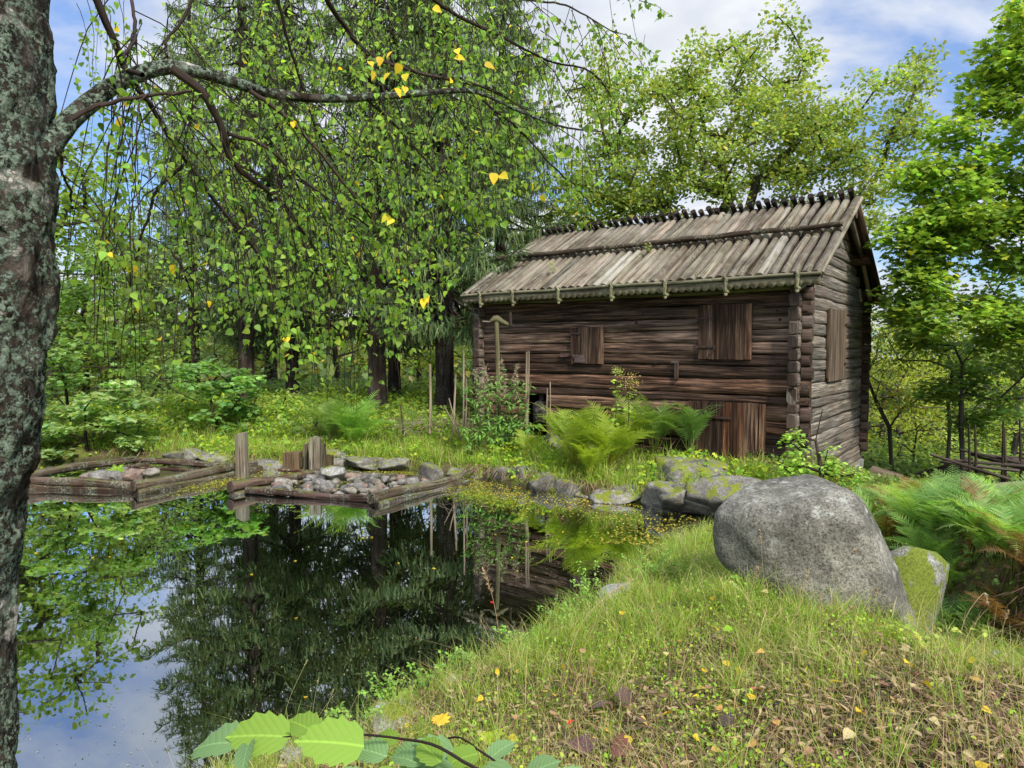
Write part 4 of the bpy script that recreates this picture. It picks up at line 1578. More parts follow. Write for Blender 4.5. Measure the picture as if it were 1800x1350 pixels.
tree('aspen_tree', 'slender tree with a pale curved trunk right of the gable', 'tree', gr(1662, 17.5), at(1668, 700, 17.5),
     [(1650, 560, 60), (1600, 600, 50), (1690, 600, 50), (1640, 650, 40)], 17.5, 1.3, 1.6, 85, .5, OVAL, .10, (.20, .27, .05), M_oakbark, rtip=.012, rmax=.13, seed=7, bcol=(1.9, 1.8, 1.6), bend=(.12, 0, 0))
tree('leaning_tree', 'thin leaning tree with small pale leaves touching the gable corner', 'tree', gr(1574, 18), at(1520, 660, 18),
     [(1530, 590, 35), (1570, 640, 45), (1600, 560, 35), (1600, 700, 40), (1550, 700, 25)], 18, 1.0, 2.2, 80, .5, OVAL, .085, (.22, .27, .06), M_oakbark, rtip=.012, rmax=.11, seed=8, bcol=(1.2, 1.1, 1.0), bend=(.25, 0, 0), alt=(.42, .26, .06), palt=.12)

# generic broad trees, one mesh reused behind the scene
def proto_tree(seed, H, W, base, leaf, size, per=46, dens=.55, lowest=.18):
    tr = thing('broadleaf_tree', 'x', 'tree', (0, 0, 0))
    r_ = np.random.default_rng(seed)
    k = 14
    pts = []
    for _ in range(k):
        z = r_.uniform(lowest, .92) * H
        rr = W * (1 - abs(z / H - .45) * 1.1) * .5
        a = r_.uniform(0, 6.28)
        c = np.array([math.cos(a) * rr * .6, math.sin(a) * rr * .6, z])
        br = W * r_.uniform(.18, .28)
        n_ = int(dens * 4.19 * br ** 3)
        d = r_.normal(0, 1, (n_, 3))
        d /= np.linalg.norm(d, axis=1)[:, None]
        pts.append(c + d * (r_.random(n_) ** .45)[:, None] * br)
    T = np.concatenate(pts)
    w = MB()
    tips, _ = grow((0, 0, 0), (0, 0, H * .45), T, .016, .22, w, seed=seed)
    w.build('trunk', M_oakbark, tr, smooth=True)
    l = MB()
    leafy(l, tips, per, .62, leaf, size, base, flat=.6)
    l.build('crown', M_leaf, tr)
    return tr


pt1 = proto_tree(21, 9, 6.5, (.155, .205, .038), OVAL, .155)
pt2 = proto_tree(22, 7, 5.5, (.22, .26, .055), QUADL, .14)
bgt = [  # proto, px, Y, scale, color, label
    (0, 150, 30, 1.10, (1.0, 1.05, 1.1), 'tall round headed tree far behind at the left of the spruces'),
    (0, 20, 24, 1.35, (.9, 1, 1), 'broad tree behind the birch trunk at the left edge'),
    (0, 250, 35, .95, (1.1, 1.1, 1.1), 'distant tree left of the first spruce trunk'),
    (1, 330, 30, 1.0, (1, 1, 1), 'light green tree behind the left bushes'),
    (1, 470, 33, 1.0, (1.1, 1.1, .9), 'light green tree showing between the two left spruces'),
    (1, 590, 31, .95, (1.2, 1.2, .9), 'small light tree showing through the middle spruces'),
    (1, 735, 30, .95, (1.35, 1.35, .9), 'yellow green tree glowing between the right spruce trunks'),
    (0, 860, 33, 1.0, (1, 1.1, 1), 'tree hidden behind the left end of the barn'),
    (0, 980, 34, 1.35, (1.15, 1.15, 1), 'tree rising just left of the oak above the ridge'),
    (1, 1560, 27, .75, (1.05, 1.05, 1.2), 'pale green tree behind the leaning tree'),
    (1, 1640, 31, .85, (1.1, 1.05, 1.1), 'yellowish tree far behind the aspen trunk'),
    (1, 1740, 29, .85, (.95, 1.0, 1.0), 'round tree behind the pole fence'),
    (0, 1850, 24, .9, (1, 1.1, .9), 'tree at the right edge behind the maple'),
    (1, 1500, 36, .8, (1.1, 1.1, 1.0), 'distant tree right beside the gable'),
    (0, 1700, 40, .95, (1.0, 1.05, 1.1), 'furthest tree at the right between the trunks'),
    (1, 1585, 21, .62, (1.25, 1.2, .95), 'small bright tree just right of the gable behind the leaning tree'),
    (1, 1680, 23, .72, (1.3, 1.25, .9), 'bright yellow green tree between the aspen and the maple'),
    (1, 1790, 21, .66, (1.15, 1.2, .9), 'bright tree behind the pole fence at the right edge'),
    (0, 1555, 24, .60, (1.5, 1.35, 1.0), 'pale yellow green tree seen just past the gable corner'),
    (0, 1625, 25, .62, (1.45, 1.3, 1.0), 'pale green tree behind the pale curved trunk'),
    (0, 1760, 25, .66, (1.3, 1.3, 1.0), 'light tree filling the gap under the maple'),
    (0, 90, 26, 1.12, (.95, 1.05, 1.0), 'tree just right of the birch trunk behind the dark bush'),
    (0, 205, 31, 1.12, (1.0, 1.05, 1.0), 'second tall round headed tree left of the sky gap'),
    (0, -150, 20, 1.2, (.9, 1, 1), 'broad tree beyond the left end of the pond'),
]
for pr, px, Yd, s_, col_, lab in bgt:
    dup((pt1, pt2)[pr], gr(px, Yd), rng.uniform(0, 6.28), s_, lab, 'broadleaf trees behind the pond', col_)
for o in (pt1, pt2):
    for ch in list(o.children):
        bpy.data.objects.remove(ch)
    bpy.data.objects.remove(o)

# far wood on the slopes behind
def far_wood():
    N = 34000
    a = rng.uniform(R(-62), R(62), N)
    d = rng.uniform(48, 95, N)
    x, y = np.sin(a) * d, np.cos(a) * d
    hmax = 6.0 + 2.6 * vnoise(x, y, .12, 5) - 5.2 * sstep(14, 34, x)
    z = height(x, y) + rng.random(N) ** .8 * np.maximum(hmax, 1.5)
    m = MB()
    c = tints(N, (.10, .14, .045), .25, (.24, .22, .06), .15)
    scatter(m, OVAL, np.stack([x, y, z], 1), rdir(N) + [0, -.5, .6], rdir(N), rng.uniform(.5, 1.1, N), c)
    tag(m.build('far_wood', M_leaf), 'distant mixed wood closing the view behind the trees', 'wood', kind='stuff')


far_wood()

# ---- spruces
def spray_tpl():
    """a hanging spruce branchlet: thin rib with needles both sides; stem at the origin, tip at y = 1"""
    V, F = [], []
    n_ = 9
    for i_ in range(n_):
        y0 = i_ / n_
        w = .10 * (1 - .55 * y0)
        for s in (-1, 1):
            b = len(V)
            V += [(0, y0, 0), (s * w, y0 + .10, .02), (0, y0 + .15, 0)]
            F.append((b, b + 1, b + 2))
    b = len(V)
    V += [(-.018, 0, .01), (.018, 0, .01), (0, 1.02, 0)]
    F.append((b, b + 1, b + 2))
    b = len(V)
    V += [(0, 0, -.05), (0, .5, .05), (0, 1.0, 0), (0, .45, -.05)]
    F += [(b, b + 1, b + 2), (b, b + 2, b + 3)]
    return np.array(V, float), np.array(F)


SPRAY = spray_tpl()


def make_spruce(seed, H, Lmax, z0, r0, col, dens=1.0, dead=True):
    r_ = np.random.default_rng(seed)
    tr = thing('spruce_tree', 'x', 'tree', (0, 0, 0), 'spruces behind the pond')
    t = np.linspace(0, 1, 24)
    P = np.stack([.08 * np.sin(t * 4 + seed), .08 * np.cos(t * 3 + seed), t * H], 1)
    rr = r0 * (1 - t) ** .85 + .015
    rr[0] *= 1.25
    MB().tube(P, rr, 14, jit=.03, uvoff=(0, 0)).build('trunk', M_sprucebark, tr, smooth=True)
    br = MB()
    nd = MB()
    T, Hd, Nn, Sz, Cc = [], [], [], [], []
    z = 1.6
    while z < H - .3:
        f = z / H
        for k in range(int(r_.integers(4, 7))):
            a = r_.uniform(0, 6.28)
            zz_ = z + r_.uniform(-.15, .15)
            if zz_ < z0:
                if r_.random() < .45:   # dead bare branches low down
                    L = r_.uniform(.5, 1.8)
                    d = np.array([math.cos(a), math.sin(a), -.15])
                    Q = np.array([[0, 0, zz_], d * L * .5 + [0, 0, zz_], d * L + [0, 0, zz_ - .15]])
                    br.tube(Q, [.018, .012, .005], 4, cap=False)
                continue
            L = Lmax * (1 - f) ** .75 * r_.uniform(.65, 1.12) * (.55 + .45 * min(1, (zz_ - z0 + .8) / 2.5))
            m_ = 9
            s = np.linspace(0, 1, m_)
            dr = (.42 - .30 * f)
            zc = zz_ - dr * L * np.sin(s * math.pi * .62) + .16 * L * s ** 3
            ang = a + .15 * np.sin(s * 3 + k)
            Q = np.stack([np.cos(ang) * L * s, np.sin(ang) * L * s, zc], 1)
            br.tube(Q, np.linspace(.012 + .012 * L, .004, m_), 5, cap=False)
            nb = int(66 * L * dens / 2.2) + 8
            u = r_.uniform(.12, 1.0, nb) ** .8
            ii = np.clip((u * (m_ - 1)).astype(int), 0, m_ - 2)
            fr = u * (m_ - 1) - ii
            base = Q[ii] * (1 - fr)[:, None] + Q[ii + 1] * fr[:, None]
            out_ = np.stack([np.cos(ang[ii]), np.sin(ang[ii]), 0 * u], 1)
            side = np.stack([-out_[:, 1], out_[:, 0], 0 * u], 1) * r_.choice([-1, 1], nb)[:, None]
            reach = (1.0 - u) * .34 * L * r_.random(nb)
            b2 = base + side * reach[:, None] + out_ * (reach * .5)[:, None] - [0, 0, 1] * (reach * .35)[:, None]
            sz = r_.uniform(.16, .40, nb) * (1.15 - .4 * f) * (.75 + .5 * (1 - u))
            # drooping hanging twigs, the tips pointing out
            hd = out_ * (.25 + 1.0 * (u > .9))[:, None] + side * .45 + np.array([0, 0, -1.15]) + r_.normal(0, .25, (nb, 3))
            nn = side * 1.0 + out_ * r_.normal(0, .8, (nb, 1)) + r_.normal(0, .3, (nb, 3))
            T.append(b2)
            Hd.append(hd)
            Nn.append(nn)
            Sz.append(sz)
            # flat sprays lying along the branch
            nb2 = nb // 2
            sel = r_.integers(0, nb, nb2)
            T.append(base[sel])
            Hd.append(side[sel] * .8 + out_[sel] * .8 + r_.normal(0, .15, (nb2, 3)) - [0, 0, .35])
            Nn.append(np.tile([0, 0, 1.], (nb2, 1)) + r_.normal(0, .3, (nb2, 3)))
            Sz.append(r_.uniform(.22, .44, nb2) * (1.1 - .5 * f))
        z += r_.uniform(.30, .42)
    T = np.concatenate(T)
    N = len(T)
    c = tints(N, col, .22)
    s1 = np.concatenate(Sz)
    sv = np.stack([s1 * .95, s1, s1], 1)
    scatter(nd, SPRAY, T, np.concatenate(Nn), np.concatenate(Hd), sv, c)
    br.build('branches', M_sprucebark, tr)
    nd.build('crown', M_needle, tr)
    return tr


spA = make_spruce(31, 19, 3.5, 3.2, .22, (.068, .098, .036), .80)
spB = make_spruce(32, 21, 3.0, 2.4, .18, (.058, .085, .036), .72)
spC = make_spruce(33, 20, 3.9, 2.5, .24, (.074, .108, .042), 1.1)
spr = [(spA, 432, 19.5, 1.0, 0, 'spruce with the leftmost dark trunk beyond the left crib'), (spB, 514, 20.5, .98, 1, 'slimmer spruce with a blackish trunk second from the left'),
       (spA, 668, 18.8, 1.08, 2, 'spruce with a thick reddish trunk behind the left fern'), (spB, 697, 21, 1.0, 3, 'thin trunked spruce right behind the reddish one'),
       (spC, 786, 18.8, 1.05, 4, 'big spruce with drooping boughs nearest the barn'), 
       (spA, 345, 27, .95, 1.5, 'spruce in the second row behind the left bushes'), (spC, 880, 25, 1.0, 2.7, 'spruce standing behind the left end of the barn'),
       (spB, 480, 29, 1.0, 3.9, 'far spruce behind the two left trunks')]
seen = set()
for o, px, Yd, s_, rz, lab in spr:
    if id(o) not in seen:
        seen.add(id(o))
        o.location = gr(px, Yd)
        o.rotation_euler = (0, 0, rz)
        o.scale = (s_, s_, s_)
        o['label'] = lab
    else:
        dup(o, gr(px, Yd), rz, s_, lab)

# ---- bushes at the left
def bush(label, px0, Yd, blobs, dens, per, crad, tpl, size, base, seed, **kw):
    base = tuple(b * 1.3 for b in base)
    return tree('bush', label, 'bush', gr(px0, Yd), at(px0, 720, Yd), blobs, Yd, 1.0, dens, per, crad, tpl, size, base, M_twig, rtip=.008, rmax=.05, seed=seed, group='bushes on the left bank', trunkname='stems', up=1.5, **kw)


bush('low spreading bush with layered pale green leaves over the left shore', 150, 16.0, [(110, 770, 40), (170, 745, 50), (220, 735, 45), (120, 720, 45), (200, 700, 45), (250, 760, 30)], 3.0, 60, .38, MAPLE, .15, (.16, .225, .085), 41, flat=.3)
bush('tall dense dark green bush behind the birch trunk', 120, 17.5, [(120, 640, 70), (100, 560, 60), (190, 620, 55), (130, 500, 45), (60, 600, 60)], 1.6, 60, .5, MAPLE, .14, (.10, .165, .050), 42, flat=.4)
bush('upright rowan bush with feathery leaves at mid left', 250, 18, [(240, 600, 60), (210, 520, 45), (290, 650, 55), (160, 450, 35), (330, 700, 40)], 1.6, 60, .5, OVAL, .10, (.12, .19, .055), 43, flat=.5)
bush('green hazel bush before the leftmost spruce trunk', 375, 17, [(370, 690, 48), (410, 700, 40), (340, 660, 40), (430, 665, 35), (390, 735, 35)], 2.6, 46, .38, MAPLE, .17, (.115, .20, .060), 44, flat=.35)
bush('small light green bush between the first and second spruce trunks', 480, 18, [(480, 700, 35), (460, 735, 28), (555, 725, 28)], 2.2, 50, .35, OVAL, .10, (.17, .24, .06), 45, flat=.5)
bush('dim tall bush in the shade between the bushes and spruces', 320, 21, [(310, 600, 70), (380, 620, 60), (260, 680, 60), (330, 540, 50), (450, 640, 45)], .9, 60, .55, OVAL, .12, (.095, .14, .05), 46)
bush('dull green bush at the far left edge of the pond', 30, 16, [(20, 700, 70), (60, 650, 60), (-40, 640, 80), (0, 760, 60)], 1.5, 60, .45, MAPLE, .14, (.10, .155, .05), 47, flat=.4)
bush('yellow green undergrowth bush glowing between the spruce trunks', 735, 21.5, [(735, 680, 40), (720, 720, 30), (760, 640, 40), (740, 600, 40)], 1.6, 60, .42, QUADL, .11, (.26, .34, .04), 48)
bush('light green bush left of the thick reddish trunk', 610, 20, [(610, 690, 40), (580, 720, 30), (640, 720, 30)], 1.8, 50, .42, QUADL, .11, (.18, .25, .04), 49)
bush('low bush at the gable corner behind the huge boulder', 1445, 10.6, [(1400, 800, 18), (1420, 815, 25), (1450, 808, 26), (1470, 830, 24), (1395, 775, 10), (1380, 835, 20), (1500, 840, 18)], 14, 26, .17, OVAL, .075, (.19, .29, .05), 50, flat=.8)
bush('small round leaved bush right of the gable', 1610, 19, [(1590, 780, 40), (1640, 760, 45), (1560, 790, 30), (1700, 790, 40)], 1.6, 60, .4, QUADL, .10, (.21, .27, .06), 51)
bush('yellow tinged bush beyond the pole fence', 1770, 19, [(1750, 770, 50), (1800, 740, 60), (1830, 800, 50)], 1.2, 60, .45, OVAL, .11, (.19, .25, .05), 52)

# ------------------------------------------------------------------ the birch in front
bt_ = thing('birch_tree', 'old lichen covered birch trunk at the left edge with an arching limb', 'tree', (-1.72, 2.15, .6))
edge_pts = [(-260, 90), (0, 90), (150, 94), (300, 100), (430, 101), (560, 97), (700, 80), (800, 66), (880, 50), (1000, 37), (1150, 32), (1350, 34), (1600, 45)]
BYD = 2.15
HWP = 122
P, rr = [], []
for py, ex in edge_pts:
    P.append(at(ex - HWP - 13, py, BYD))
    rr.append(HWP / 1200 * BYD)
P = smooth_path(P[::-1], 60)
P = P + np.array([[.006 * math.sin(i_ * .9), 0, 0] for i_ in range(60)])
mb = MB()
P = smooth_path(P, 260)
mb.tube(P, .193 * np.ones(260), 96, cap=False, uvoff=(0, 0))
# rough bark relief
V = mb.v[0].copy()
ax = np.repeat(P, 97, axis=0)
dr_ = V - ax
dn = dr_ / np.linalg.norm(dr_, axis=1)[:, None]
s = np.array([mnoise.fractal(Vector((float(v[0]) * 9, float(v[1]) * 9, float(v[2]) * 5)), 1.0, 2.0, 4) for v in V])
s = s + .6 * np.array([mnoise.fractal(Vector((float(v[0]) * 34, float(v[1]) * 34, float(v[2]) * 15)), 1.0, 2.0, 3) for v in V])
mb.v[0] = (V + dn * (s * .019)[:, None]).astype(np.float32)
mb.build('trunk', M_birch, bt_, smooth=True)


def bpath(pts, y0, y1, n_=24):
    k = len(pts)
    return smooth_path([at(px, py, y0 + (y1 - y0) * i_ / (k - 1)) for i_, (px, py) in enumerate(pts)], n_)


limb = bpath([(-30, 400), (20, 335), (80, 266), (130, 205), (200, 150), (290, 118), (380, 135), (460, 160), (540, 172), (640, 172), (730, 165), (830, 160), (900, 190), (985, 222), (1060, 232)], 2.05, 3.2, 50)
lr = np.interp(np.linspace(0, 1, 50), [0, .15, .25, .4, .7, .82, 1], [.045, .036, .030, .022, .014, .008, .003])
lr[:6] = np.linspace(.075, .045, 6)
tag(MB().tube(limb, lr, 14, cap=False, jit=.04).build('limb', M_birch, bt_, smooth=True), 'thick arching lower limb with pale bark')
branches = [
    ([(150, -40), (190, 45), (215, 120), (245, 170), (290, 240), (340, 310), (400, 390), (450, 450), (485, 520)], 2.3, 2.9, .012, .003),
    ([(300, 122), (350, 160), (385, 215), (405, 280), (440, 315), (480, 345), (515, 388), (560, 450), (590, 540)], 2.35, 2.9, .015, .003),
    ([(125, 212), (180, 192), (260, 180), (345, 170)], 2.2, 2.3, .008, .003),
    ([(440, 160), (510, 210), (580, 290), (640, 370), (700, 430), (730, 500)], 2.55, 3.1, .008, .002),
    ([(320, 290), (280, 330), (265, 390), (250, 440), (245, 520)], 2.5, 2.7, .006, .002),
    ([(400, 235), (470, 260), (540, 320), (600, 360), (680, 420)], 2.5, 3.0, .007, .002),
    ([(300, 440), (330, 500), (345, 570), (350, 620)], 2.6, 2.7, .004, .0015),
    ([(480, -40), (500, 60), (530, 150), (560, 240), (600, 320)], 2.8, 3.3, .007, .002),
    ([(560, -30), (600, 40), (660, 100), (740, 130), (840, 150), (930, 200)], 2.6, 3.4, .010, .003),
    ([(720, -40), (790, 20), (870, 60), (960, 110), (1040, 130), (1100, 210)], 3.0, 3.8, .009, .002),
    ([(860, -40), (930, 0), (1010, 20), (1080, 60)], 3.2, 3.8, .006, .002),
    ([(350, -40), (330, 20), (300, 70), (310, 110)], 2.7, 2.6, .006, .003),
    ([(640, 172), (700, 230), (760, 300), (800, 380)], 2.8, 3.2, .006, .002),
    ([(830, 160), (900, 220), (960, 290), (1010, 330), (1040, 370)], 2.95, 3.3, .005, .002),
    ([(100, 262), (118, 290), (130, 330), (128, 365)], 2.1, 2.2, .005, .002),
    ([(250, 130), (210, 110), (230, 60), (215, -30)], 2.3, 2.8, .008, .004),
]
bpaths = [limb]
for pts, y0, y1, r0, r1 in branches:
    Pb = bpath(pts, y0, y1, 26)
    Pb = Pb + np.cumsum(rng.normal(0, .0025, Pb.shape), axis=0)
    MB().tube(Pb, np.linspace(r0 * 1.1, r1 * 1.5, 26), 7, cap=False, jit=.05).build('branch', M_twig, bt_, smooth=True)
    bpaths.append(Pb)

# hanging twigs with leaves
bx = [60, 100, 150, 190, 230, 300, 340, 380, 430, 480, 520, 560, 640, 690, 720, 760, 800, 850, 900, 950, 1000, 1045, 1060, 1085, 1120, 1150, 1180, 1250]
by = [420, 560, 640, 690, 690, 715, 640, 560, 600, 640, 650, 715, 750, 720, 620, 570, 500, 420, 350, 330, 350, 470, 400, 300, 220, 110, 30, -50]


def project(p):
    d = p - np.array([0, 0, CAMZ])
    f = d[..., 1] * cp - d[..., 2] * sp
    u = d[..., 1] * sp + d[..., 2] * cp
    return 900 + 1200 * d[..., 0] / f, 675 - 1200 * u / f


starts = []
for Pb in bpaths:
    Lb = np.linalg.norm(np.diff(Pb, axis=0), axis=1).sum()
    for _ in range(int(Lb * 13)):
        t = rng.uniform(.12 if Pb is not limb else .3, 1) * (len(Pb) - 1.01)
        i_ = int(t)
        starts.append(Pb[i_] * (1 - t + i_) + Pb[i_ + 1] * (t - i_))
# twigs coming down from boughs above the frame, deeper in the crown
for _ in range(300):
    px = rng.choice([rng.uniform(100, 1130), rng.normal(620, 210), rng.uniform(320, 880)])
    Yd = rng.uniform(3.0, 6.6)
    py = rng.uniform(-260, 60) if rng.random() < .50 else rng.uniform(0, 330) * (1 if px < 820 else .5)
    starts.append(at(px, py, Yd))
tw = MB()
LT, LN, LH, LS, LCc = [], [], [], [], []
for s0 in starts:
    px, py = project(s0)
    lim = np.interp(px, bx, by)
    if px < 104 or px > 1240:
        continue
    Yd = s0[1]
    room = (lim - max(py, -200)) / 1200 * Yd
    if room < .12:
        continue
    L = min(room, rng.uniform(.25, 1.5)) if rng.random() < .7 else room * rng.uniform(.7, 1.0)
    L = min(L, 1.7)
    m_ = max(4, int(L / .07))
    t = np.linspace(0, 1, m_)
    a = rng.uniform(0, 6.28)
    out_ = np.array([math.cos(a) + .25, math.sin(a) * .6, 0]) * rng.uniform(.08, .60) * min(1, L * 1.2)
    Q = s0 + out_ * (1 - (1 - t[:, None]) ** 2) + np.array([0, 0, -1]) * L * (t[:, None] ** 1.25) + np.cumsum(rng.normal(0, .006, (m_, 3)), 0)
    qx, qy = project(Q)
    ok = (qx > 106) & (qy < np.interp(qx, bx, by) + 8)
    if ok.sum() < 3:
        continue
    if not ok.all():
        kcut = int(np.argmin(ok))
        if kcut < 3:
            continue
        Q, t = Q[:kcut], t[:kcut]
        m_ = kcut
    tw.tube(Q, np.linspace(.0026, .0011, m_), 4, cap=False)
    nl = int(L * m_ / max(1, len(t)) / .029) + 2
    nc = max(2, nl // 5)
    ss = np.clip(rng.uniform(.05, 1.0, nc)[rng.integers(0, nc, nl)] + rng.normal(0, .035, nl), .02, 1.0) * (m_ - 1.001)
    ii = ss.astype(int)
    B = Q[ii] * (1 - ss + ii)[:, None] + Q[np.minimum(ii + 1, m_ - 1)] * (ss - ii)[:, None]
    aa = rng.uniform(0, 6.28, nl)
    rad_ = rng.uniform(.012, .035, nl) * (1 + .9 * (rng.random(nl) < .25))
    o_ = np.stack([np.cos(aa), np.sin(aa), -rng.uniform(.2, 1.2, nl)], 1)
    T_ = B + o_ * rad_[:, None]
    LT.append(T_)
    LH.append(o_ * [.7, .7, 1] + [0, 0, -.55] + rng.normal(0, .35, (nl, 3)))
    LN.append(np.stack([rng.normal(0, .8, nl), -np.abs(rng.normal(.4, .6, nl)) , rng.normal(.55, .5, nl)], 1))
    LS.append(rng.uniform(.019, .038, nl) * (.85 if Yd < 3 else 1.0))
T_ = np.concatenate(LT)
hx_, _ = project(T_)
kp_ = hx_ > 116
T_ = T_[kp_]
LN, LH, LS = [np.concatenate(LN)[kp_]], [np.concatenate(LH)[kp_]], [np.concatenate(LS)[kp_]]
N = len(T_)
c = tints(N, (.170, .272, .036), .28, (.085, .15, .030), .22)
ye = rng.random(N) < .008
c[ye] = np.array((.75, .52, .03)) * rng.uniform(.8, 1.1, (ye.sum(), 1))
# petioles are part of the twig mesh
lv = MB()
scatter(lv, BIRCH, T_, np.concatenate(LN), np.concatenate(LH), np.stack([np.concatenate(LS) * rng.uniform(.95, 1.25, N), np.concatenate(LS), np.concatenate(LS)], 1), c)
# the cluster of yellow leaves
yc = [(650, 108), (668, 100), (690, 90), (703, 112), (712, 130), (712, 152), (655, 124), (684, 128), (697, 155), (216, 210), (305, 465), (238, 465), (230, 466), (690, 384), (684, 378), (746, 524), (750, 520), (880, 306), (868, 304), (803, 86), (800, 100), (852, 112), (762, 12)]
k = len(yc)
scatter(lv, BIRCH, np.array([at(a, b, 2.6) for a, b in yc]), np.tile([0, -.8, .4], (k, 1)) + rng.normal(0, .3, (k, 3)), np.tile([0, 0, -1.], (k, 1)) + rng.normal(0, .5, (k, 3)), rng.uniform(.034, .048, k), tints(k, (.66, .46, .035), .12))
tw.build('twigs', M_twig, bt_)
lv.build('crown', M_leaf_thin, bt_)
print('birch leaves', N)

# ------------------------------------------------------------------ ferns
def frond_mesh(L, arch, width, seed, npin=26, col=(1, 1, 1)):
    """an arching frond from the origin towards +y"""
    r_ = np.random.default_rng(seed)
    m = MB()
    t = np.linspace(0, 1, 14)
    y = L * (t * .85 - .10 * arch * t ** 3)
    z = L * (.75 * t - (.40 + .35 * arch) * t ** 2.4) * 1.0
    P = np.stack([.03 * L * np.sin(t * 2 + seed), y, z], 1)
    m.tube(P, np.linspace(.006, .0015, 14), 4, (col[0] * 1.1, col[1] * .85, col[2]), cap=False)
    T, Hh, Nn, S = [], [], [], []
    tang = np.gradient(P, axis=0)
    tang /= np.linalg.norm(tang, axis=1)[:, None]
    for i_ in range(npin):
        s = .16 + .83 * i_ / (npin - 1)
        f = s * 13
        k = min(int(f), 12)
        p = P[k] + (P[k + 1] - P[k]) * (f - k)
        tg = tang[k]
        up_ = np.cross(np.array([1., 0, 0]), tg)
        if up_[2] < 0:
            up_ = -up_
        env = width * math.sin(min(1, (s - .10) / .38) * math.pi / 2) * (1 - ((s - .3) / .72) ** 1.7 if s > .3 else 1)
        for sd_ in (-1, 1):
            T.append(p)
            Hh.append(np.array([sd_, 0, 0]) + tg * (.35 + .3 * s) - up_ * .12 + r_.normal(0, .05, 3))
            Nn.append(up_ + r_.normal(0, .12, 3))
            S.append(max(env, .012) * L * r_.uniform(.9, 1.08))
    # pinna template: a serrated narrow leaf
    pv, pf = [], []
    nt_ = 9
    for i_ in range(nt_):
        y0 = i_ / nt_
        w = .078 * (1 - y0 ** 1.6) + .008
        for sd_ in (-1, 1):
            b = len(pv)
            pv += [(0, y0, 0), (sd_ * w, y0 + .045, .01), (sd_ * w * .8, y0 + .085, .01), (0, y0 + .11, 0)]
            pf += [(b, b + 1, b + 2), (b, b + 2, b + 3)]
    scatter(m, (np.array(pv, float), np.array(pf)), np.array(T), np.array(Nn), np.array(Hh), np.array(S), tints(len(T), col, .08))
    return m


FR = []
for s_ in range(4):
    o = frond_mesh(1.0, [.1, .5, .8, .35][s_], [.20, .17, .19, .23][s_], s_ + 1).build('frond', M_leaf)
    FR.append(o.data)
    bpy.data.objects.remove(o)


def fern(label, px, py, Yd, h, nf, color, spread=1.0, group='ferns', seed=0, brown=0):
    r_ = np.random.default_rng(seed + 100)
    p = at(px, py, Yd)
    if py == 0:
        p = np.array(gr(px, Yd))
    f = thing('fern', label, 'fern', p, group)
    for k in range(nf):
        o = bpy.data.objects.new('frond', FR[r_.integers(0, 4)])
        COL.objects.link(o)
        o.parent = f
        a = k / nf * 6.283 * 1.0 + r_.normal(0, .25)
        tilt = (.55 - 1.05 * r_.random() ** 1.3) * spread
        # raise inner fronds
        o.rotation_euler = (.30 + .55 * r_.random() - (spread - 1) * .6, r_.normal(0, .12), a)
        s = h * r_.uniform(.75, 1.12)
        o.scale = (s, s, s)
        o.location = (r_.normal(0, .04), r_.normal(0, .04), 0)
        c = np.array(color) * r_.uniform(.8, 1.2)
        if r_.random() < brown:
            c = np.array((.24, .13, .05)) * r_.uniform(.7, 1.3)
        o.color = (*c, 1)
    return f


fern('large yellow green fern clump on the middle of the far bank', 1010, 815, 12.9, 1.45, 28, (.20, .27, .035), 1.0, seed=1)
fern('second yellow green fern merging with the large clump on its right', 1075, 822, 12.6, 1.45, 26, (.22, .29, .030), 1.0, seed=2)
fern('darker green fern standing before the barn door', 1215, 790, 12.9, 1.25, 20, (.13, .22, .055), .9, seed=3)
fern('green fern between the yellow clump and the barn door', 1150, 785, 13.2, 1.25, 20, (.15, .23, .05), .9, seed=4)
fern('broad fresh green fern on the bank before the spruces', 622, 790, 15.6, 1.6, 28, (.16, .28, .045), 1.1, seed=5)
fern('smaller fern behind the broad fern before the spruces', 585, 780, 16.4, 1.7, 22, (.19, .27, .08), 1.1, seed=6)
fern('yellow green fern in front of the large clump near the water', 1040, 838, 12.3, 1.0, 20, (.24, .31, .03), 1.0, seed=11)
fern('half hidden fern between the large clump and the barn wall', 1110, 790, 13.2, 1.2, 16, (.20, .27, .04), 1.0, seed=12)
fern('tiny bright fern growing on the stones of the left crib', 205, 838, 13.5, .34, 16, (.30, .48, .04), 1.2, seed=7)
fern('small fern at the left foot of the yellow green clump', 925, 800, 13.6, .7, 12, (.26, .33, .04), 1.0, seed=8)
fern('fern with trailing fronds below the barn opening', 975, 765, 14.4, .8, 12, (.24, .33, .04), 1.0, seed=9)
rf = [(1560, 7.2, .85), (1600, 8.4, .85), (1650, 6.9, .85), (1690, 8.0, .9), (1740, 6.8, .9), (1790, 7.6, .95), (1575, 9.6, .9), (1640, 9.9, .9), (1715, 9.4, .85), (1785, 9.4, .8), (1620, 7.6, .8),
      (1665, 6.2, .72), (1720, 6.0, .72), (1770, 6.15, .75), (1540, 8.6, .8), (1520, 10.2, .85), (1700, 11.2, .9), (1620, 11.6, .9), (1830, 8.4, .9), (1830, 6.9, .85), (1565, 12.5, .9), (1590, 6.7, .6),
      (1685, 7.0, .85), (1600, 10.6, .9), (1750, 10.6, .8), (1760, 8.6, .9), (1655, 8.9, .9), (1575, 6.6, .8), (1610, 6.3, .75), (1680, 6.6, .8), (1735, 6.4, .8), (1790, 6.5, .85), (1640, 7.3, .85), (1760, 7.1, .85), (1560, 7.8, .8), (1705, 7.4, .85), (1800, 6.0, .8), (1640, 5.95, .55)]
adj = ['leftmost', 'low', 'upright', 'spreading', 'arching', 'tall', 'shaded', 'thin', 'tangled', 'bushy']
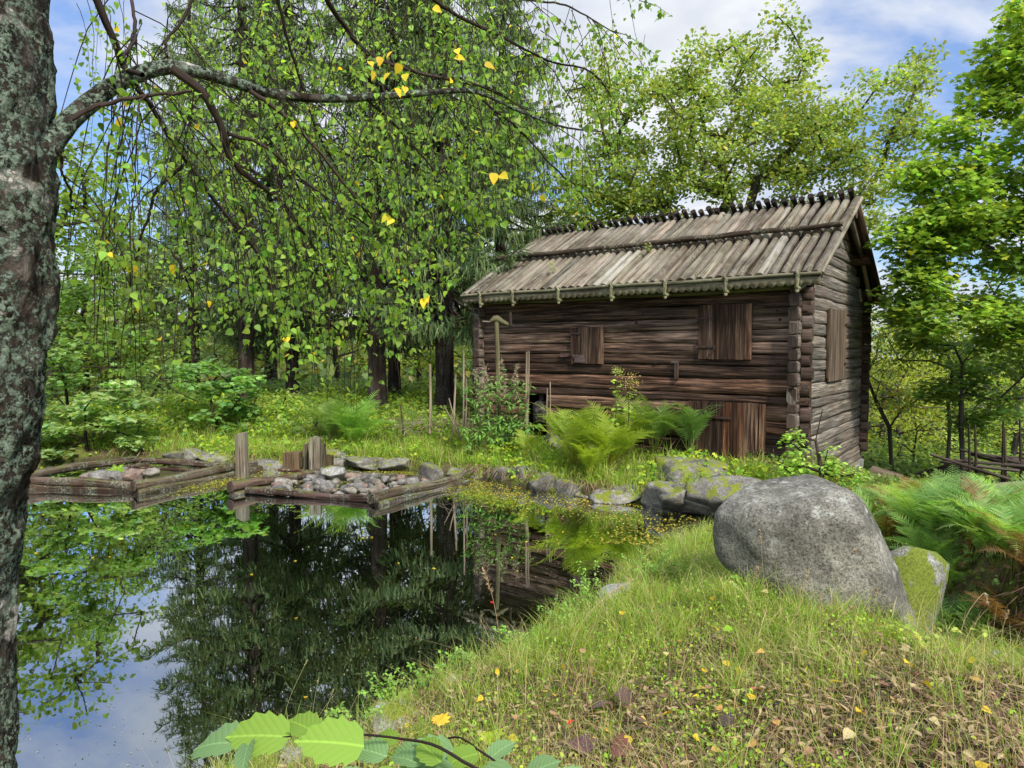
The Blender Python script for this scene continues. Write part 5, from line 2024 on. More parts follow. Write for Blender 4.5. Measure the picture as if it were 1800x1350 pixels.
for k, (px, Yd, h) in enumerate(rf):
    pale_ = rng.random()
    colf = np.array((.17, .27, .065)) if pale_ < .6 else (np.array((.215, .265, .05)) if pale_ < .8 else np.array((.11, .19, .05)))
    hue_ = 'mid green' if pale_ < .6 else ('yellow green' if pale_ < .8 else 'dark green')
    plc = 'in the far part of the bed below the pole fence' if Yd > 9 else ('right behind the huge boulder' if px < 1640 else ('overhanging the ditch' if Yd < 6.5 else 'in the middle of the bed right of the huge boulder'))
    fern(f'{hue_} fern {plc}', px, 0, Yd, h * (.80 if Yd > 8.5 else 1.1), 16, colf * 1.15, 1.0, 'ferns in the bed beside the ditch', seed=20 + k, brown=.07)
for k, (px, Yd, h) in enumerate([(1640, 5.75, .5), (1690, 5.75, .55), (1745, 5.6, .55), (1790, 5.7, .6), (1600, 6.2, .5), (1830, 5.7, .6), (1715, 5.5, .45), (1770, 5.4, .5)]):
    fern('withered brown fern hanging over the dark ditch', px, 0, Yd, h, 16, (.16, .09, .035), 1.3, 'withered ferns over the ditch', seed=60 + k)


# ------------------------------------------------------------------ grass and small plants
def blades(x, y, h, w, col, lean=.35, seg=3, zoff=0.0, flat=0):
    """vectorised curved grass blades"""
    N = len(x)
    z = height(x, y) + zoff
    a = rng.uniform(0, 6.283, N)
    ln = np.abs(rng.normal(0, lean, N)) + .08
    dirx, diry = np.cos(a), np.sin(a)
    b = rng.uniform(0, 6.283, N)
    wx_, wy_ = np.cos(b), np.sin(b)
    V = np.zeros((N, 2 * seg + 1, 3), np.float32)
    for i_ in range(seg + 1):
        t = i_ / seg
        px = x + dirx * h * ln * t * t * 1.4
        py = y + diry * h * ln * t * t * 1.4
        pz = z + h * (t - .45 * np.minimum(ln, 1.4) * t * t)
        if i_ < seg:
            ww = w * (1 - .55 * t) * .5
            V[:, 2 * i_] = np.stack([px - wx_ * ww, py - wy_ * ww, pz], 1)
            V[:, 2 * i_ + 1] = np.stack([px + wx_ * ww, py + wy_ * ww, pz], 1)
        else:
            V[:, 2 * seg] = np.stack([px, py, pz], 1)
    o = (np.arange(N) * (2 * seg + 1))[:, None]
    tri = []
    for i_ in range(seg - 1):
        tri.append(o + [[2 * i_, 2 * i_ + 1, 2 * i_ + 3]])
        tri.append(o + [[2 * i_, 2 * i_ + 3, 2 * i_ + 2]])
    tri.append(o + [[2 * seg - 2, 2 * seg - 1, 2 * seg]])
    return V.reshape(-1, 3), np.concatenate(tri), np.repeat(col, 2 * seg + 1, axis=0)


def near_pts(N, ymin=2.0, ymax=9.6, xmin=-2.4, xmax=5.5):
    """points on the near bank, denser near the camera"""
    out = []
    tot = 0
    while tot < N:
        k = N * 3
        Yd = ymin * (ymax / ymin) ** rng.random(k)
        x = rng.uniform(-.95, .95, k) * Yd
        ok = (x > xmin) & (x < xmax)
        d = pond_sd(x, Yd)
        ok &= (d > .03) & (seg_dist(x, Yd, DITCH) > .55)
        ok &= ~((Yd > 6.4) & (x > 3.9)) & ~((Yd > 10))
        ok &= (x < 3.3) | (Yd < 4.6)
        out.append(np.stack([x[ok], Yd[ok]], 1))
        tot += ok.sum()
    return np.concatenate(out)[:N]


def dryness(x, y):
    # leaf litter and dry grass in the middle of the near bank
    return np.clip(.40 + .85 * vnoise(x, y, 1.1, 11) + .42 * sstep(-.2, 1.2, x) * (1 - sstep(3.2, 4.6, y)) - .75 * sstep(4.2, 5.6, y), 0, 1)


gmb = MB()
P = near_pts(135000)
dry = dryness(P[:, 0], P[:, 1])
dens = .55 + .45 * vnoise(P[:, 0], P[:, 1], 2.3, 12)
keep = rng.random(len(P)) < np.clip(.66 + .45 * dens - .78 * dry, .07, 1)
P, dry = P[keep], dry[keep]
N = len(P)
isdry = rng.random(N) < (.10 + .50 * dry)
hgt = rng.gamma(4, .022, N) * (1 - .35 * dry) * (1.0 + .5 * vnoise(P[:, 0], P[:, 1], 1.4, 14))
col = tints(N, (.20, .30, .035), .22, (.30, .34, .05), .3)
col[isdry] = tints(isdry.sum(), (.42, .34, .17), .2, (.24, .16, .09), .3)
lean = np.where(isdry, .8, .4)
a_, b_, c_ = blades(P[:, 0], P[:, 1], np.clip(hgt, .02, .30), rng.uniform(.0022, .0048, N), col, .55)
gmb.add(a_, b_, None, c_)
P = near_pts(4200, 2.1, 8)
N = len(P)
a_, b_, c_ = blades(P[:, 0], P[:, 1], rng.uniform(.16, .42, N), rng.uniform(.0018, .003, N), tints(N, (.44, .35, .17), .2, (.26, .33, .06), .35), .5, 5)
gmb.add(a_, b_, None, c_)
tag(gmb.build('bank_grass', M_grass), 'mixed green and dry grass covering the near bank', 'grass', kind='stuff')
# tussocks: longer greener blades in clumps
gmb = MB()
cx_ = near_pts(230, 2.6, 9.3)
cx_ = cx_[rng.random(len(cx_)) < np.clip(1.15 - dryness(cx_[:, 0], cx_[:, 1]), .15, 1)]
edge_ = POND[:11]
extra = np.concatenate([edge_[i_] * (1 - s) + edge_[i_ + 1] * s for i_ in range(len(edge_) - 1) for s in rng.random((4, 1))]).reshape(-1, 2) + rng.normal(0, .05, (40, 2)) + [.10, -.06]
extra = extra[pond_sd(extra[:, 0], extra[:, 1]) > .02]
cx_ = np.concatenate([cx_, extra, rng.normal([2.0, 7.6], [.35, .5], (26, 2)), rng.normal([1.45, 6.3], [.3, .4], (22, 2)), rng.normal([.95, 5.2], [.45, .5], (26, 2)), rng.normal([1.75, 4.75], [.35, .12], (12, 2)), rng.normal([2.45, 4.62], [.35, .10], (8, 2)), rng.normal([-.5, 4.4], [.35, .3], (14, 2))])
cx_ = cx_[(pond_sd(cx_[:, 0], cx_[:, 1]) > .02)]
idx = np.repeat(np.arange(len(cx_)), 46)
xy = cx_[idx] + rng.normal(0, .035, (len(idx), 2))
hh = rng.uniform(.07, .26, len(idx)) * (.7 + .6 * rng.random(len(cx_)))[idx]
a_, b_, c_ = blades(xy[:, 0], xy[:, 1], hh, rng.uniform(.003, .0062, len(idx)), tints(len(idx), (.22, .32, .045), .22, (.42, .37, .16), .24), .55, 4)
gmb.add(a_, b_, None, c_)
tag(gmb.build('grass_tufts', M_grass), 'long fresh green grass tufts along the near shore', 'grass', kind='stuff')

# small leaved herbs and moss on the near bank
hm = MB()
P = near_pts(60000, 2.2, 9.5)
dry = dryness(P[:, 0], P[:, 1])
pn = vnoise(P[:, 0], P[:, 1], 1.7, 21)
keep = rng.random(len(P)) < np.clip(.50 + .9 * pn - .55 * dry, .03, 1)
P = P[keep]
N = len(P)
z = height(P[:, 0], P[:, 1]) + np.abs(rng.normal(0, .045, N)) * (1 + .8 * pn[keep])
scatter(hm, OVAL, np.stack([P[:, 0], P[:, 1], z], 1), rdir(N) + [0, 0, 1.1], rdir(N), rng.uniform(.010, .026, N), tints(N, (.20, .34, .035), .22, (.32, .36, .04), .25))
tag(hm.build('ground_herbs', M_leaf), 'low bright green herb cover on the near bank', 'ground cover', kind='stuff')

# litter of dead bits and dry stems under the grass
lm_ = MB()
P = near_pts(42000, 2.0, 7.5)
dry = dryness(P[:, 0], P[:, 1])
P = P[rng.random(len(P)) < .10 + .9 * dry]
N = len(P)
z = height(P[:, 0], P[:, 1]) + rng.uniform(.002, .03, N)
cc = tints(N, (.16, .095, .060), .35, (.42, .31, .17), .35)
scatter(lm_, QUADL, np.stack([P[:, 0], P[:, 1], z], 1), rdir(N) * .5 + [0, 0, 1.0], rdir(N) * [1, 1, .25], np.stack([rng.uniform(.006, .04, N), rng.uniform(.03, .085, N), rng.uniform(.02, .05, N)], 1), cc)
tag(lm_.build('leaf_litter', M_litter), 'brown dead leaf bits and dry straw on the near bank', 'leaf litter', kind='stuff')

# far bank grass
def far_pts(N, x0, x1, y0, y1, dmin=.05, dmax=9):
    x = rng.uniform(x0, x1, N)
    y = rng.uniform(y0, y1, N)
    d = pond_sd(x, y)
    ff = (np.stack([x, y], 1) - LC)
    fu, fw_ = ff @ FU, ff @ GU
    ok = (d > dmin) & (d < dmax) & ~((fu > -.3) & (fu < FLEN + .3) & (fw_ > -.3) & (fw_ < GLEN + .3)) & (seg_dist(x, y, DITCH) > .6)
    return x[ok], y[ok]


gmb = MB()
x, y = far_pts(60000, -10, 5.5, 10.8, 19.5)
ok = ~((x > 2.8) & (y < 10.9))
x, y = x[ok], y[ok]
N = len(x)
pn = vnoise(x, y, .8, 31)
hh = rng.gamma(4, .045, N) * (1 + .5 * pn)
col = tints(N, (.21, .31, .038), .22, (.38, .34, .13), .22)
a_, b_, c_ = blades(x, y, np.clip(hh, .05, .5), rng.uniform(.010, .018, N), col, .6, 2)
gmb.add(a_, b_, None, c_)
x, y = far_pts(1500, -9.6, 3.4, 10.9, 16.4, .03, .5)
cx_ = np.stack([x, y], 1)[rng.random(len(x)) < .42]
x2, y2 = far_pts(500, -8, 5.2, 11, 17, .5, 4)
cx_ = np.concatenate([cx_, np.stack([x2, y2], 1)])
idx = np.repeat(np.arange(len(cx_)), 34)
xy = cx_[idx] + rng.normal(0, .07, (len(idx), 2))
hh = rng.uniform(.18, .50, len(idx)) * (.6 + .7 * rng.random(len(cx_)))[idx]
a_, b_, c_ = blades(xy[:, 0], xy[:, 1], hh, rng.uniform(.008, .015, len(idx)), tints(len(idx), (.23, .34, .04), .22, (.42, .37, .15), .18), .75, 4)
gmb.add(a_, b_, None, c_)
x, y = far_pts(16000, 4.5, 16, 9, 24)
N = len(x)
a_, b_, c_ = blades(x, y, rng.gamma(4, .06, N), rng.uniform(.012, .02, N), tints(N, (.18, .26, .05), .22), .6, 2)
gmb.add(a_, b_, None, c_)
tag(gmb.build('far_bank_grass', M_grass), 'tall fresh grass on the far bank of the pond', 'grass', kind='stuff')
# trailing dry grass hanging over the far bank edge
gmb = MB()
x, y = far_pts(16000, -9.5, 3.2, 10.9, 16.2, .0, .22)
N = len(x)
ok = rng.random(N) < np.clip(.15 + .9 * vnoise(x, y, 1.2, 33), 0, 1)
x, y = x[ok], y[ok]
N = len(x)
z = np.maximum(height(x, y), .25) + .05
T = np.stack([x, y, z], 1)
gd = np.stack([pond_sd(x + .05, y) - pond_sd(x - .05, y), pond_sd(x, y + .05) - pond_sd(x, y - .05), 0 * x], 1)
gd /= np.linalg.norm(gd, axis=1)[:, None] + 1e-6
scatter(gmb, leaf_tpl([(0, 0), (.5, .4), (0, 1)], .1, -.25), T, gd * -1 + [0, 0, .8] + rng.normal(0, .3, (N, 3)), -gd * .55 + [0, 0, -.75] + rng.normal(0, .25, (N, 3)), np.stack([np.full(N, .022), rng.uniform(.15, .42, N), np.full(N, .2)], 1), tints(N, (.26, .20, .11), .25, (.17, .11, .07), .4))
tag(gmb.build('trailing_dry_grass', M_grass), 'withered grass hanging over the stones of the far bank', 'grass', kind='stuff')

# herbs of the far bank
hm = MB()
x, y = far_pts(52000, -12, 5.6, 10.8, 20)
pn = vnoise(x, y, .9, 41)
ok = (rng.random(len(x)) < np.clip(.45 + .9 * pn, .05, 1)) & ~((x > 2.8) & (y < 10.9))
x, y, pn = x[ok], y[ok], pn[ok]
N = len(x)
z = height(x, y) + rng.random(N) * (.16 + .30 * np.clip(pn + .3, 0, 1))
scatter(hm, COMP, np.stack([x, y, z], 1), rdir(N) * .8 + [0, -.2, 1], rdir(N), rng.uniform(.05, .115, N), tints(N, (.20, .33, .035), .22, (.37, .40, .03), .22))
tag(hm.build('far_bank_herbs', M_leaf), 'leafy green and yellow herbs covering the far bank', 'ground cover', kind='stuff')
# undergrowth of the wood floor
hm = MB()
x = rng.uniform(-16, 18, 40000)
y = rng.uniform(16.2, 30, 40000)
ff = (np.stack([x, y], 1) - LC)
ok = ~((ff @ FU > -.4) & (ff @ FU < FLEN + .4) & (ff @ GU < GLEN + .4))
x, y = x[ok], y[ok]
N = len(x)
z = height(x, y) + rng.random(N) ** 1.4 * (.35 + .35 * np.clip(vnoise(x, y, .5, 43), 0, 1))
scatter(hm, COMP, np.stack([x, y, z], 1), rdir(N) * .8 + [0, -.2, 1], rdir(N), rng.uniform(.08, .18, N), tints(N, (.12, .19, .040), .28, (.22, .28, .05), .25))
tag(hm.build('forest_undergrowth', M_leaf), 'low leafy undergrowth on the floor of the wood', 'undergrowth', kind='stuff')
# dark fill between the fern fronds on the slope
hm = MB()
x = rng.uniform(3.6, 9.5, 26000)
y = rng.uniform(5.4, 13, 26000)
ok = (seg_dist(x, y, DITCH) > .5) & ~(((np.stack([x, y], 1) - LC) @ FU < FLEN + .3) & ((np.stack([x, y], 1) - LC) @ GU > -.4)) & ((x > 4.3) | (y < 10))
x, y = x[ok], y[ok]
N = len(x)
z = height(x, y) + rng.random(N) * .32
scatter(hm, COMP, np.stack([x, y, z], 1), rdir(N) + [0, 0, .7], rdir(N), rng.uniform(.03, .08, N), tints(N, (.14, .21, .05), .28, (.17, .10, .045), .28))
tag(hm.build('fern_bed_undergrowth', M_leaf), 'small plants and dead bracken between the ferns of the bed', 'undergrowth', kind='stuff')
# roots and dead fronds hanging in the ditch wall
gmb = MB()
tt = rng.random(9000) * (len(DITCH) - 3.01) + 2
ii = tt.astype(int)
c_ = DITCH[ii] * (1 - tt + ii)[:, None] + DITCH[ii + 1] * (tt - ii)[:, None]
x = c_[:, 0] + rng.normal(0, .16, 9000) + .12
y = c_[:, 1] + rng.uniform(.38, .85, 9000)
N = len(x)
z = height(x, y) + rng.uniform(-.02, .10, N)
scatter(gmb, leaf_tpl([(0, 0), (.5, .4), (0, 1)], .1, -.2), np.stack([x, y, z], 1), np.tile([0, -1, .4], (N, 1)) + rng.normal(0, .4, (N, 3)), np.tile([0, -.35, -.75], (N, 1)) + rng.normal(0, .4, (N, 3)), np.stack([np.full(N, .010), rng.uniform(.10, .34, N), np.full(N, .15)], 1), tints(N, (.11, .075, .04), .35, (.07, .05, .03), .4))
tag(gmb.build('ditch_roots', M_litter), 'brown roots and dead fronds hanging down the ditch wall', 'roots', kind='stuff')

# floating weed and yellow leaves on the far water
fw_m = MB()
N0 = 90000
x = rng.uniform(-9.5, 3.4, N0)
y = rng.uniform(9.0, 15.3, N0)
d = -pond_sd(x, y)
dc = np.minimum(seg_dist(x, y, CRIB_R, True), 9)
inC = inside(x, y, CRIB_R) | inside(x, y, CRIB_L)
reach = np.interp(x, [-9, -6, -4, -2, -1, 0, 1, 2, 3.3], [.3, .8, 1.2, .8, 1.5, 1.6, 1.35, 1.1, 1.1])
prob = np.clip(1.15 - d / reach, 0, 1) ** .8 * np.clip(.55 + 1.2 * vnoise(x, y, 1.0, 51), .02, 1)
gap = ((x > -6.2) & (x < -4.0) & (y > 12.0) & (y < 14.8))
prob = np.where(gap, np.clip(.55 + 1.2 * vnoise(x, y, 1.3, 52), 0, .9) * sstep(11.8, 13.0, y), prob)
prob = np.where(inC, .25, prob)
ok = (d > .0) & (rng.random(N0) < prob * 1.0)
x, y, d = x[ok], y[ok], d[ok]
N = len(x)
yel = vnoise(x, y, .9, 53) + .35 * sstep(-2, 1, x)
cc = tints(N, (.24, .26, .035), .25, (.50, .36, .04), 0)
m_ = rng.random(N) < np.clip(.28 + .5 * yel, .05, .8)
cc[m_] = tints(m_.sum(), (.46, .36, .05), .25)
scatter(fw_m, OVAL, np.stack([x, y, np.where(inC[ok], .006, .006) + rng.random(N) * .006], 1), rdir(N) * .06 + [0, 0, 1], rdir(N) * [1, 1, .02], rng.uniform(.012, .05, N), cc)
tag(fw_m.build('floating_weed', M_litter), 'yellow and green scum of weed and leaves floating along the far shore', 'pond weed', kind='stuff')
# specks on the open water
sp_m = MB()
x = rng.uniform(-8, 2.6, 9000)
y = 3.9 * (13.5 / 3.9) ** rng.random(9000)
ok = (pond_sd(x, y) < -.1) & ~inside(x, y, CRIB_R) & ~inside(x, y, CRIB_L) & (rng.random(9000) < np.clip(.4 + vnoise(x, y, .6, 55), .03, 1))
x, y = x[ok], y[ok]
N = len(x)
scatter(sp_m, QUADL, np.stack([x, y, np.full(N, .005)], 1), rdir(N) * .05 + [0, 0, 1], rdir(N) * [1, 1, .02], rng.uniform(.005, .018, N), tints(N, (.35, .34, .20), .3))
x = rng.uniform(-11, -4.5, 26000)
y = rng.uniform(7.5, 12.0, 26000)
pr_ = np.clip(.15 + 1.1 * vnoise(x, y, .7, 57), 0, 1) * (1 - sstep(-7.2, -5.0, x)) * sstep(7.5, 9.0, y)
ok = (pond_sd(x, y) < -.1) & ~inside(x, y, CRIB_L) & (rng.random(26000) < pr_ * .8)
x, y = x[ok], y[ok]
N = len(x)
scatter(sp_m, QUADL, np.stack([x, y, np.full(N, .006)], 1), rdir(N) * .05 + [0, 0, 1], rdir(N) * [1, 1, .02], rng.uniform(.008, .03, N), tints(N, (.10, .13, .02), .3))
tag(sp_m.build('floating_specks', M_litter), 'tiny seeds and specks of dust on the dark open water', 'seeds', kind='stuff')

# fallen leaves, each its own thing
lf = MB()
scatter(lf, BIRCH, np.array([[0, 0, 0.]]), np.array([[0, 0, 1.]]), np.array([[0, 1., 0]]), np.array([1.0]), np.array([[1., 1, 1]]))
LEAFM = [lf.build('fallen_leaf', M_litter)]
lf = MB()
scatter(lf, leaf_tpl([(0, 0), (.28, .12), (.40, .32), (.24, .62), (.08, .86), (0, 1)], .55, .35), np.array([[0, 0, 0.]]), np.array([[0, 0, 1.]]), np.array([[0, 1., 0]]), np.array([1.0]), np.array([[1., 1, 1]]))
LEAFM.append(lf.build('fallen_leaf', M_litter))
MPL = fan_tpl([(0, 0), (.14, .06), (.40, -.02), (.34, .16), (.60, .28), (.42, .40), (.64, .66), (.34, .62), (.36, .84), (.16, .78), (0, 1.08)], .35, .25)
lf = MB()
scatter(lf, MPL, np.array([[0, 0, 0.]]), np.array([[0, 0, 1.]]), np.array([[0, 1., 0]]), np.array([1.0]), np.array([[1., 1, 1]]))
LEAFM.append(lf.build('fallen_maple_leaf', M_litter))
leafd = [o.data for o in LEAFM]
for o in LEAFM:
    bpy.data.objects.remove(o)


def lay_leaf(x, y, size, color, label, group, kind_=0, zo=.02, tilt=.45, z=None):
    o = bpy.data.objects.new('fallen_maple_leaf' if kind_ == 2 else 'fallen_leaf', leafd[kind_])
    COL.objects.link(o)
    o.location = (x, y, (hz(x, y) if z is None else z) + zo)
    o.rotation_euler = (rng.normal(0, tilt), rng.normal(0, tilt), rng.uniform(0, 6.28))
    o.scale = (size * rng.uniform(.95, 1.2), size, size)
    o.color = (*color, 1)
    return tag(o, label, 'leaf', group)


def where(x, y):
    if y > 5.2:
        return 'on the grassy crest left of the boulder'
    if x < .35 and y > 3.6:
        return 'in the grass by the waterline'
    if x > 1.6:
        return 'in the grass below the boulder'
    return 'on the littered middle of the near bank'


def ground_hit(px, py):
    d = ray(px, py)
    t = 1.0
    for _ in range(400):
        p = np.array([0, 0, CAMZ]) + d * t
        if p[2] < hz(p[0], p[1]) + .02:
            return p
        t += .03
    return None


YL = [(1125, 1278), (1192, 1208), (1080, 1183), (1235, 1192), (1042, 1198), (1048, 1175), (1022, 1160), (930, 1218), (906, 1195), (790, 1224), (935, 1252), (976, 1240), (962, 1233), (1170, 1160), (1120, 1168), (1230, 1242),
      (1262, 1256), (1300, 1190), (1353, 1228), (1362, 1285), (1384, 1248), (1414, 1213), (1498, 1302), (1524, 1157), (1566, 1245), (1592, 1306), (1560, 1260), (1710, 1178), (1718, 1213), (1256, 1062), (1230, 1130), (1318, 1245),
      (1217, 1308), (1140, 1305), (1100, 1310), (1180, 1270), (1350, 1050), (1265, 1052), (1386, 1050), (1536, 1102), (1595, 1135), (1640, 1125), (1205, 1045), (1110, 1130), (1090, 1090), (990, 1180), (870, 1196), (826, 1234),
      (850, 1240), (1000, 1290), (1060, 1300), (1330, 1320), (1430, 1340), (1460, 1215), (1620, 1218), (1505, 1272), (1250, 1335), (1380, 1300), (1550, 1330), (1650, 1290), (1690, 1140), (1745, 1150), (1790, 1148), (1700, 1335),
      (1590, 1180), (1345, 1160), (1262, 1120), (1275, 1185), (1140, 1205), (1225, 1225), (1292, 1225), (1470, 1255), (1105, 1225), (905, 1280), (940, 1310), (1010, 1340)]
names_c = [((.72, .50, .035), 'bright yellow'), ((.62, .36, .10), 'orange tan'), ((.58, .47, .22), 'pale yellow'), ((.42, .25, .14), 'light brown')]
for px, py in YL:
    p = ground_hit(px, py)
    if p is None:
        continue
    q = names_c[rng.choice(4, p=[.36, .26, .22, .16])]
    lay_leaf(p[0], p[1], rng.uniform(.042, .062), np.array(q[0]) * rng.uniform(.8, 1.1), f'{q[1]} birch leaf lying {where(p[0], p[1])}', 'birch leaves fallen on the near bank', rng.integers(0, 2), .06)
for _ in range(90):
    p = near_pts(1, 2.4, 6)[0]
    q = names_c[rng.choice(4, p=[.18, .25, .25, .32])]
    lay_leaf(p[0], p[1], rng.uniform(.032, .055), np.array(q[0]) * rng.uniform(.7, 1.05), f'{q[1]} birch leaf lying {where(p[0], p[1])}', 'birch leaves fallen on the near bank', rng.integers(0, 2), .04)
for (px, py, s_, c_, lab) in [(1010, 1315, .11, (.10, .055, .055), 'dark purple brown maple leaf on the near bank'), (1062, 1258, .085, (.13, .085, .075), 'curled brown maple leaf above the purple one'), (1075, 1335, .09, (.17, .075, .06), 'reddish brown maple leaf at the bottom edge'),
                              (865, 1300, .10, (.40, .48, .03), 'lime yellow maple leaf beside the hazel twig'), (780, 1292, .075, (.70, .38, .03), 'orange yellow maple leaf standing among the hazel leaves'), (1322, 1232, .05, (.50, .20, .12), 'small red brown maple leaf in the dry grass'),
                              (1110, 1245, .08, (.09, .055, .045), 'very dark dead maple leaf in the litter'), (1145, 1290, .085, (.11, .07, .055), 'dark crumpled maple leaf right of the purple one'), (1290, 1290, .08, (.085, .06, .05), 'blackish dead maple leaf in the dry grass')]:
    p = ground_hit(px, py)
    lay_leaf(p[0], p[1], s_ * 1.25, np.array(c_) * 1.25, lab, 'maple leaves on the near bank', 2, .07, .3)
p = ground_hit(1006, 1305)
lay_leaf(p[0], p[1], .035, (.75, .03, .02), 'tiny bright red leaf lying on the purple maple leaf', 'maple leaves on the near bank', 0, .13, .3)
# leaves afloat on the open water
for (px, py) in [(90, 925), (60, 973), (75, 905), (165, 980), (190, 980), (518, 986), (522, 1088), (640, 946), (656, 945), (330, 925), (536, 1228), (100, 1045), (910, 1005), (925, 952), (900, 980), (700, 990), (760, 1000), (440, 1010), (870, 940), (990, 935)]:
    p = atz(px, py, 0)
    lay_leaf(p[0], p[1], rng.uniform(.035, .05), np.array((.60, .42, .04)) * rng.uniform(.8, 1.1), 'yellow leaf floating alone on the dark open water', 'leaves floating on the open water', 0, .006, .03, 0)
p = atz(864, 1060, 0)
lay_leaf(p[0], p[1], .05, (.8, .05, .03), 'small red leaf floating behind the seed stalk', 'leaves floating on the open water', 0, .006, .05, 0)

# ------------------------------------------------------------------ single plants
def seed_stalk(label, pts, y0, headlen=.12, col=(.42, .30, .17), r=.0022, head=.008):
    k = len(pts)
    pp_ = [at(px, py, y0) for px, py in pts]
    zg_ = hz(pp_[0][0], pp_[0][1])
    if pp_[0][2] > zg_ + .02:
        pp_.insert(0, np.array([pp_[0][0], pp_[0][1], zg_ - .01]))
    P = smooth_path(pp_, 16)
    o = thing('grass_stalk', label, 'grass stalk', P[0], 'dry grass stalks on the near bank')
    MB().tube(P, np.linspace(r, r * .5, 16), 5, col, cap=False).build('stem', M_stem, o)
    h = MB()
    n_ = 46
    t = rng.uniform(0, 1, n_)
    L = np.linalg.norm(P[-1] - P[0])
    f = 15 * (1 - headlen / L * t)
    ii = np.clip(f.astype(int), 0, 14)
    B = P[ii] + (P[ii + 1] - P[ii]) * (f - ii)[:, None]
    dd = (P[-1] - P[-3]) / np.linalg.norm(P[-1] - P[-3])
    scatter(h, QUADL, B, rdir(n_), dd + rng.normal(0, .35, (n_, 3)), np.full(n_, 1.0)[:, None] * [head, head * 2.2, head], tints(n_, np.array(col) * 1.1, .2))
    h.build('seed_head', M_stem, o)


seed_stalk('tall dry stalk with a thick brown plume leaning over the water', [(882, 1150), (872, 1080), (862, 1035), (850, 1002)], 5.0, .22, (.40, .27, .15), .003, .014)
seed_stalk('tall thin dry stalk in front of the huge boulder', [(1505, 1230), (1504, 1080), (1503, 968)], 4.0, .03, head=.008)
seed_stalk('dry stalk rising before the right part of the boulder', [(1530, 1210), (1535, 1110), (1540, 1035)], 4.1, .04, head=.008)
seed_stalk('pale stalk standing before the left end of the boulder', [(1360, 1200), (1345, 1050), (1336, 930)], 4.6, .16)
seed_stalk('leaning stalk with a fluffy head left of the boulder', [(1290, 1240), (1310, 1080), (1332, 998)], 4.2, .12, head=.010)
seed_stalk('stalk with a forked head before the dark foot of the boulder', [(1375, 1210), (1395, 1100), (1422, 1003)], 4.2, .2)
seed_stalk('shorter slanting stalk right of the forked one', [(1440, 1200), (1465, 1100), (1498, 1067)], 4.0, .14)
seed_stalk('upright stalk at the dark hollow beneath the boulder', [(1440, 1220), (1442, 1120), (1441, 1048)], 4.0, .12)
seed_stalk('long thin stalk reaching up over the water at the bottom', [(485, 1345), (505, 1240), (540, 1160)], 3.7, .03, (.38, .36, .18), .0018, .004)
seed_stalk('short thin stalk right of the long one over the water', [(545, 1330), (550, 1250), (560, 1192)], 3.7, .03, (.38, .36, .18), .0018, .004)
seed_stalk('bent thin stalk furthest right over the water', [(562, 1320), (570, 1260), (586, 1212)], 3.7, .03, (.38, .36, .18), .0018, .004)
seed_stalk('arched dry stalk bending over the dark ditch', [(1680, 1140), (1700, 1080), (1730, 1042), (1735, 1060)], 3.9, .10)
seed_stalk('dry stalk at the right edge before the ditch', [(1758, 1140), (1764, 1100), (1772, 1075)], 3.8, .08)
seed_stalk('long bundle of bent dry straw crossing the near bank', [(930, 1345), (985, 1200), (1020, 1100), (1070, 1045), (1120, 1015)], 4.4, .5, (.50, .38, .20), .003, .006)
seed_stalk('second bent straw of the bundle on the near bank', [(945, 1340), (1000, 1200), (1040, 1110), (1060, 1060), (1095, 1030)], 4.5, .4, (.45, .36, .18), .003, .006)
seed_stalk('thin straw leaning left at the right of the bank', [(1590, 1330), (1545, 1230), (1500, 1160)], 3.4, .06)


# hazel twig in the foreground
HZ = leaf_tpl([(0, 0), (.25, .06), (.40, .22), (.34, .26), (.45, .42), (.38, .46), (.42, .62), (.30, .68), (.26, .82), (.12, .86), (0, 1)], .18, .28)
m0 = MB()
scatter(m0, HZ, np.array([[0, 0, 0.]]), np.array([[0, 0, 1.]]), np.array([[0, 1., 0]]), np.array([1.0]), np.array([[1., 1, 1]]))
M_hazel, g, out = material('hazel_leaf')
c = tint_color(g)
uvn = g.new('ShaderNodeUVMap').outputs[0]
ux = g.sep(uvn)
vein = g.math('ABSOLUTE', g.math('SINE', g.math('MULTIPLY', g.math('SUBTRACT', ux[1], g.math('MULTIPLY', g.math('ABSOLUTE', ux[0]), .8)), 24.0)))
vm = g.ramp(vein, [(.0, 1.16), (.16, 1.0)])
mid_ = g.ramp(g.math('ABSOLUTE', ux[0]), [(.012, 1.4), (.03, 1.0)])
c = g.mix(1.0, g.mix(1.0, c, vm, 'MULTIPLY'), mid_, 'MULTIPLY')
p_ = g.new('ShaderNodeBsdfPrincipled')
g.set(p_.inputs['Base Color'], c)
p_.inputs['Roughness'].default_value = .7
p_.inputs['Specular IOR Level'].default_value = .15
g.set(p_.inputs['Normal'], g.bump(vein, .5, .002))
t_ = g.new('ShaderNodeBsdfTranslucent')
g.set(t_.inputs[0], g.mix(1.0, c, (1.4, 1.4, .5), 'MULTIPLY'))
mx_ = g.new('ShaderNodeMixShader')
mx_.inputs[0].default_value = .3
g.nt.links.new(p_.outputs[0], mx_.inputs[1])
g.nt.links.new(t_.outputs[0], mx_.inputs[2])
g.nt.links.new(mx_.outputs[0], out.inputs[0])
hzo = m0.build('leaf', M_hazel)
hzd = hzo.data
bpy.data.objects.remove(hzo)
hx = thing('hazel_sapling', 'hazel sapling with broad toothed leaves reaching in at the bottom edge', 'sapling', (.25, 1.25, 1.0))
s1 = smooth_path([(.25, 1.25, 1.0), at(960, 1480, 1.4), at(800, 1330, 1.45), at(700, 1298, 1.5), at(560, 1290, 1.5), at(430, 1306, 1.5)], 30)
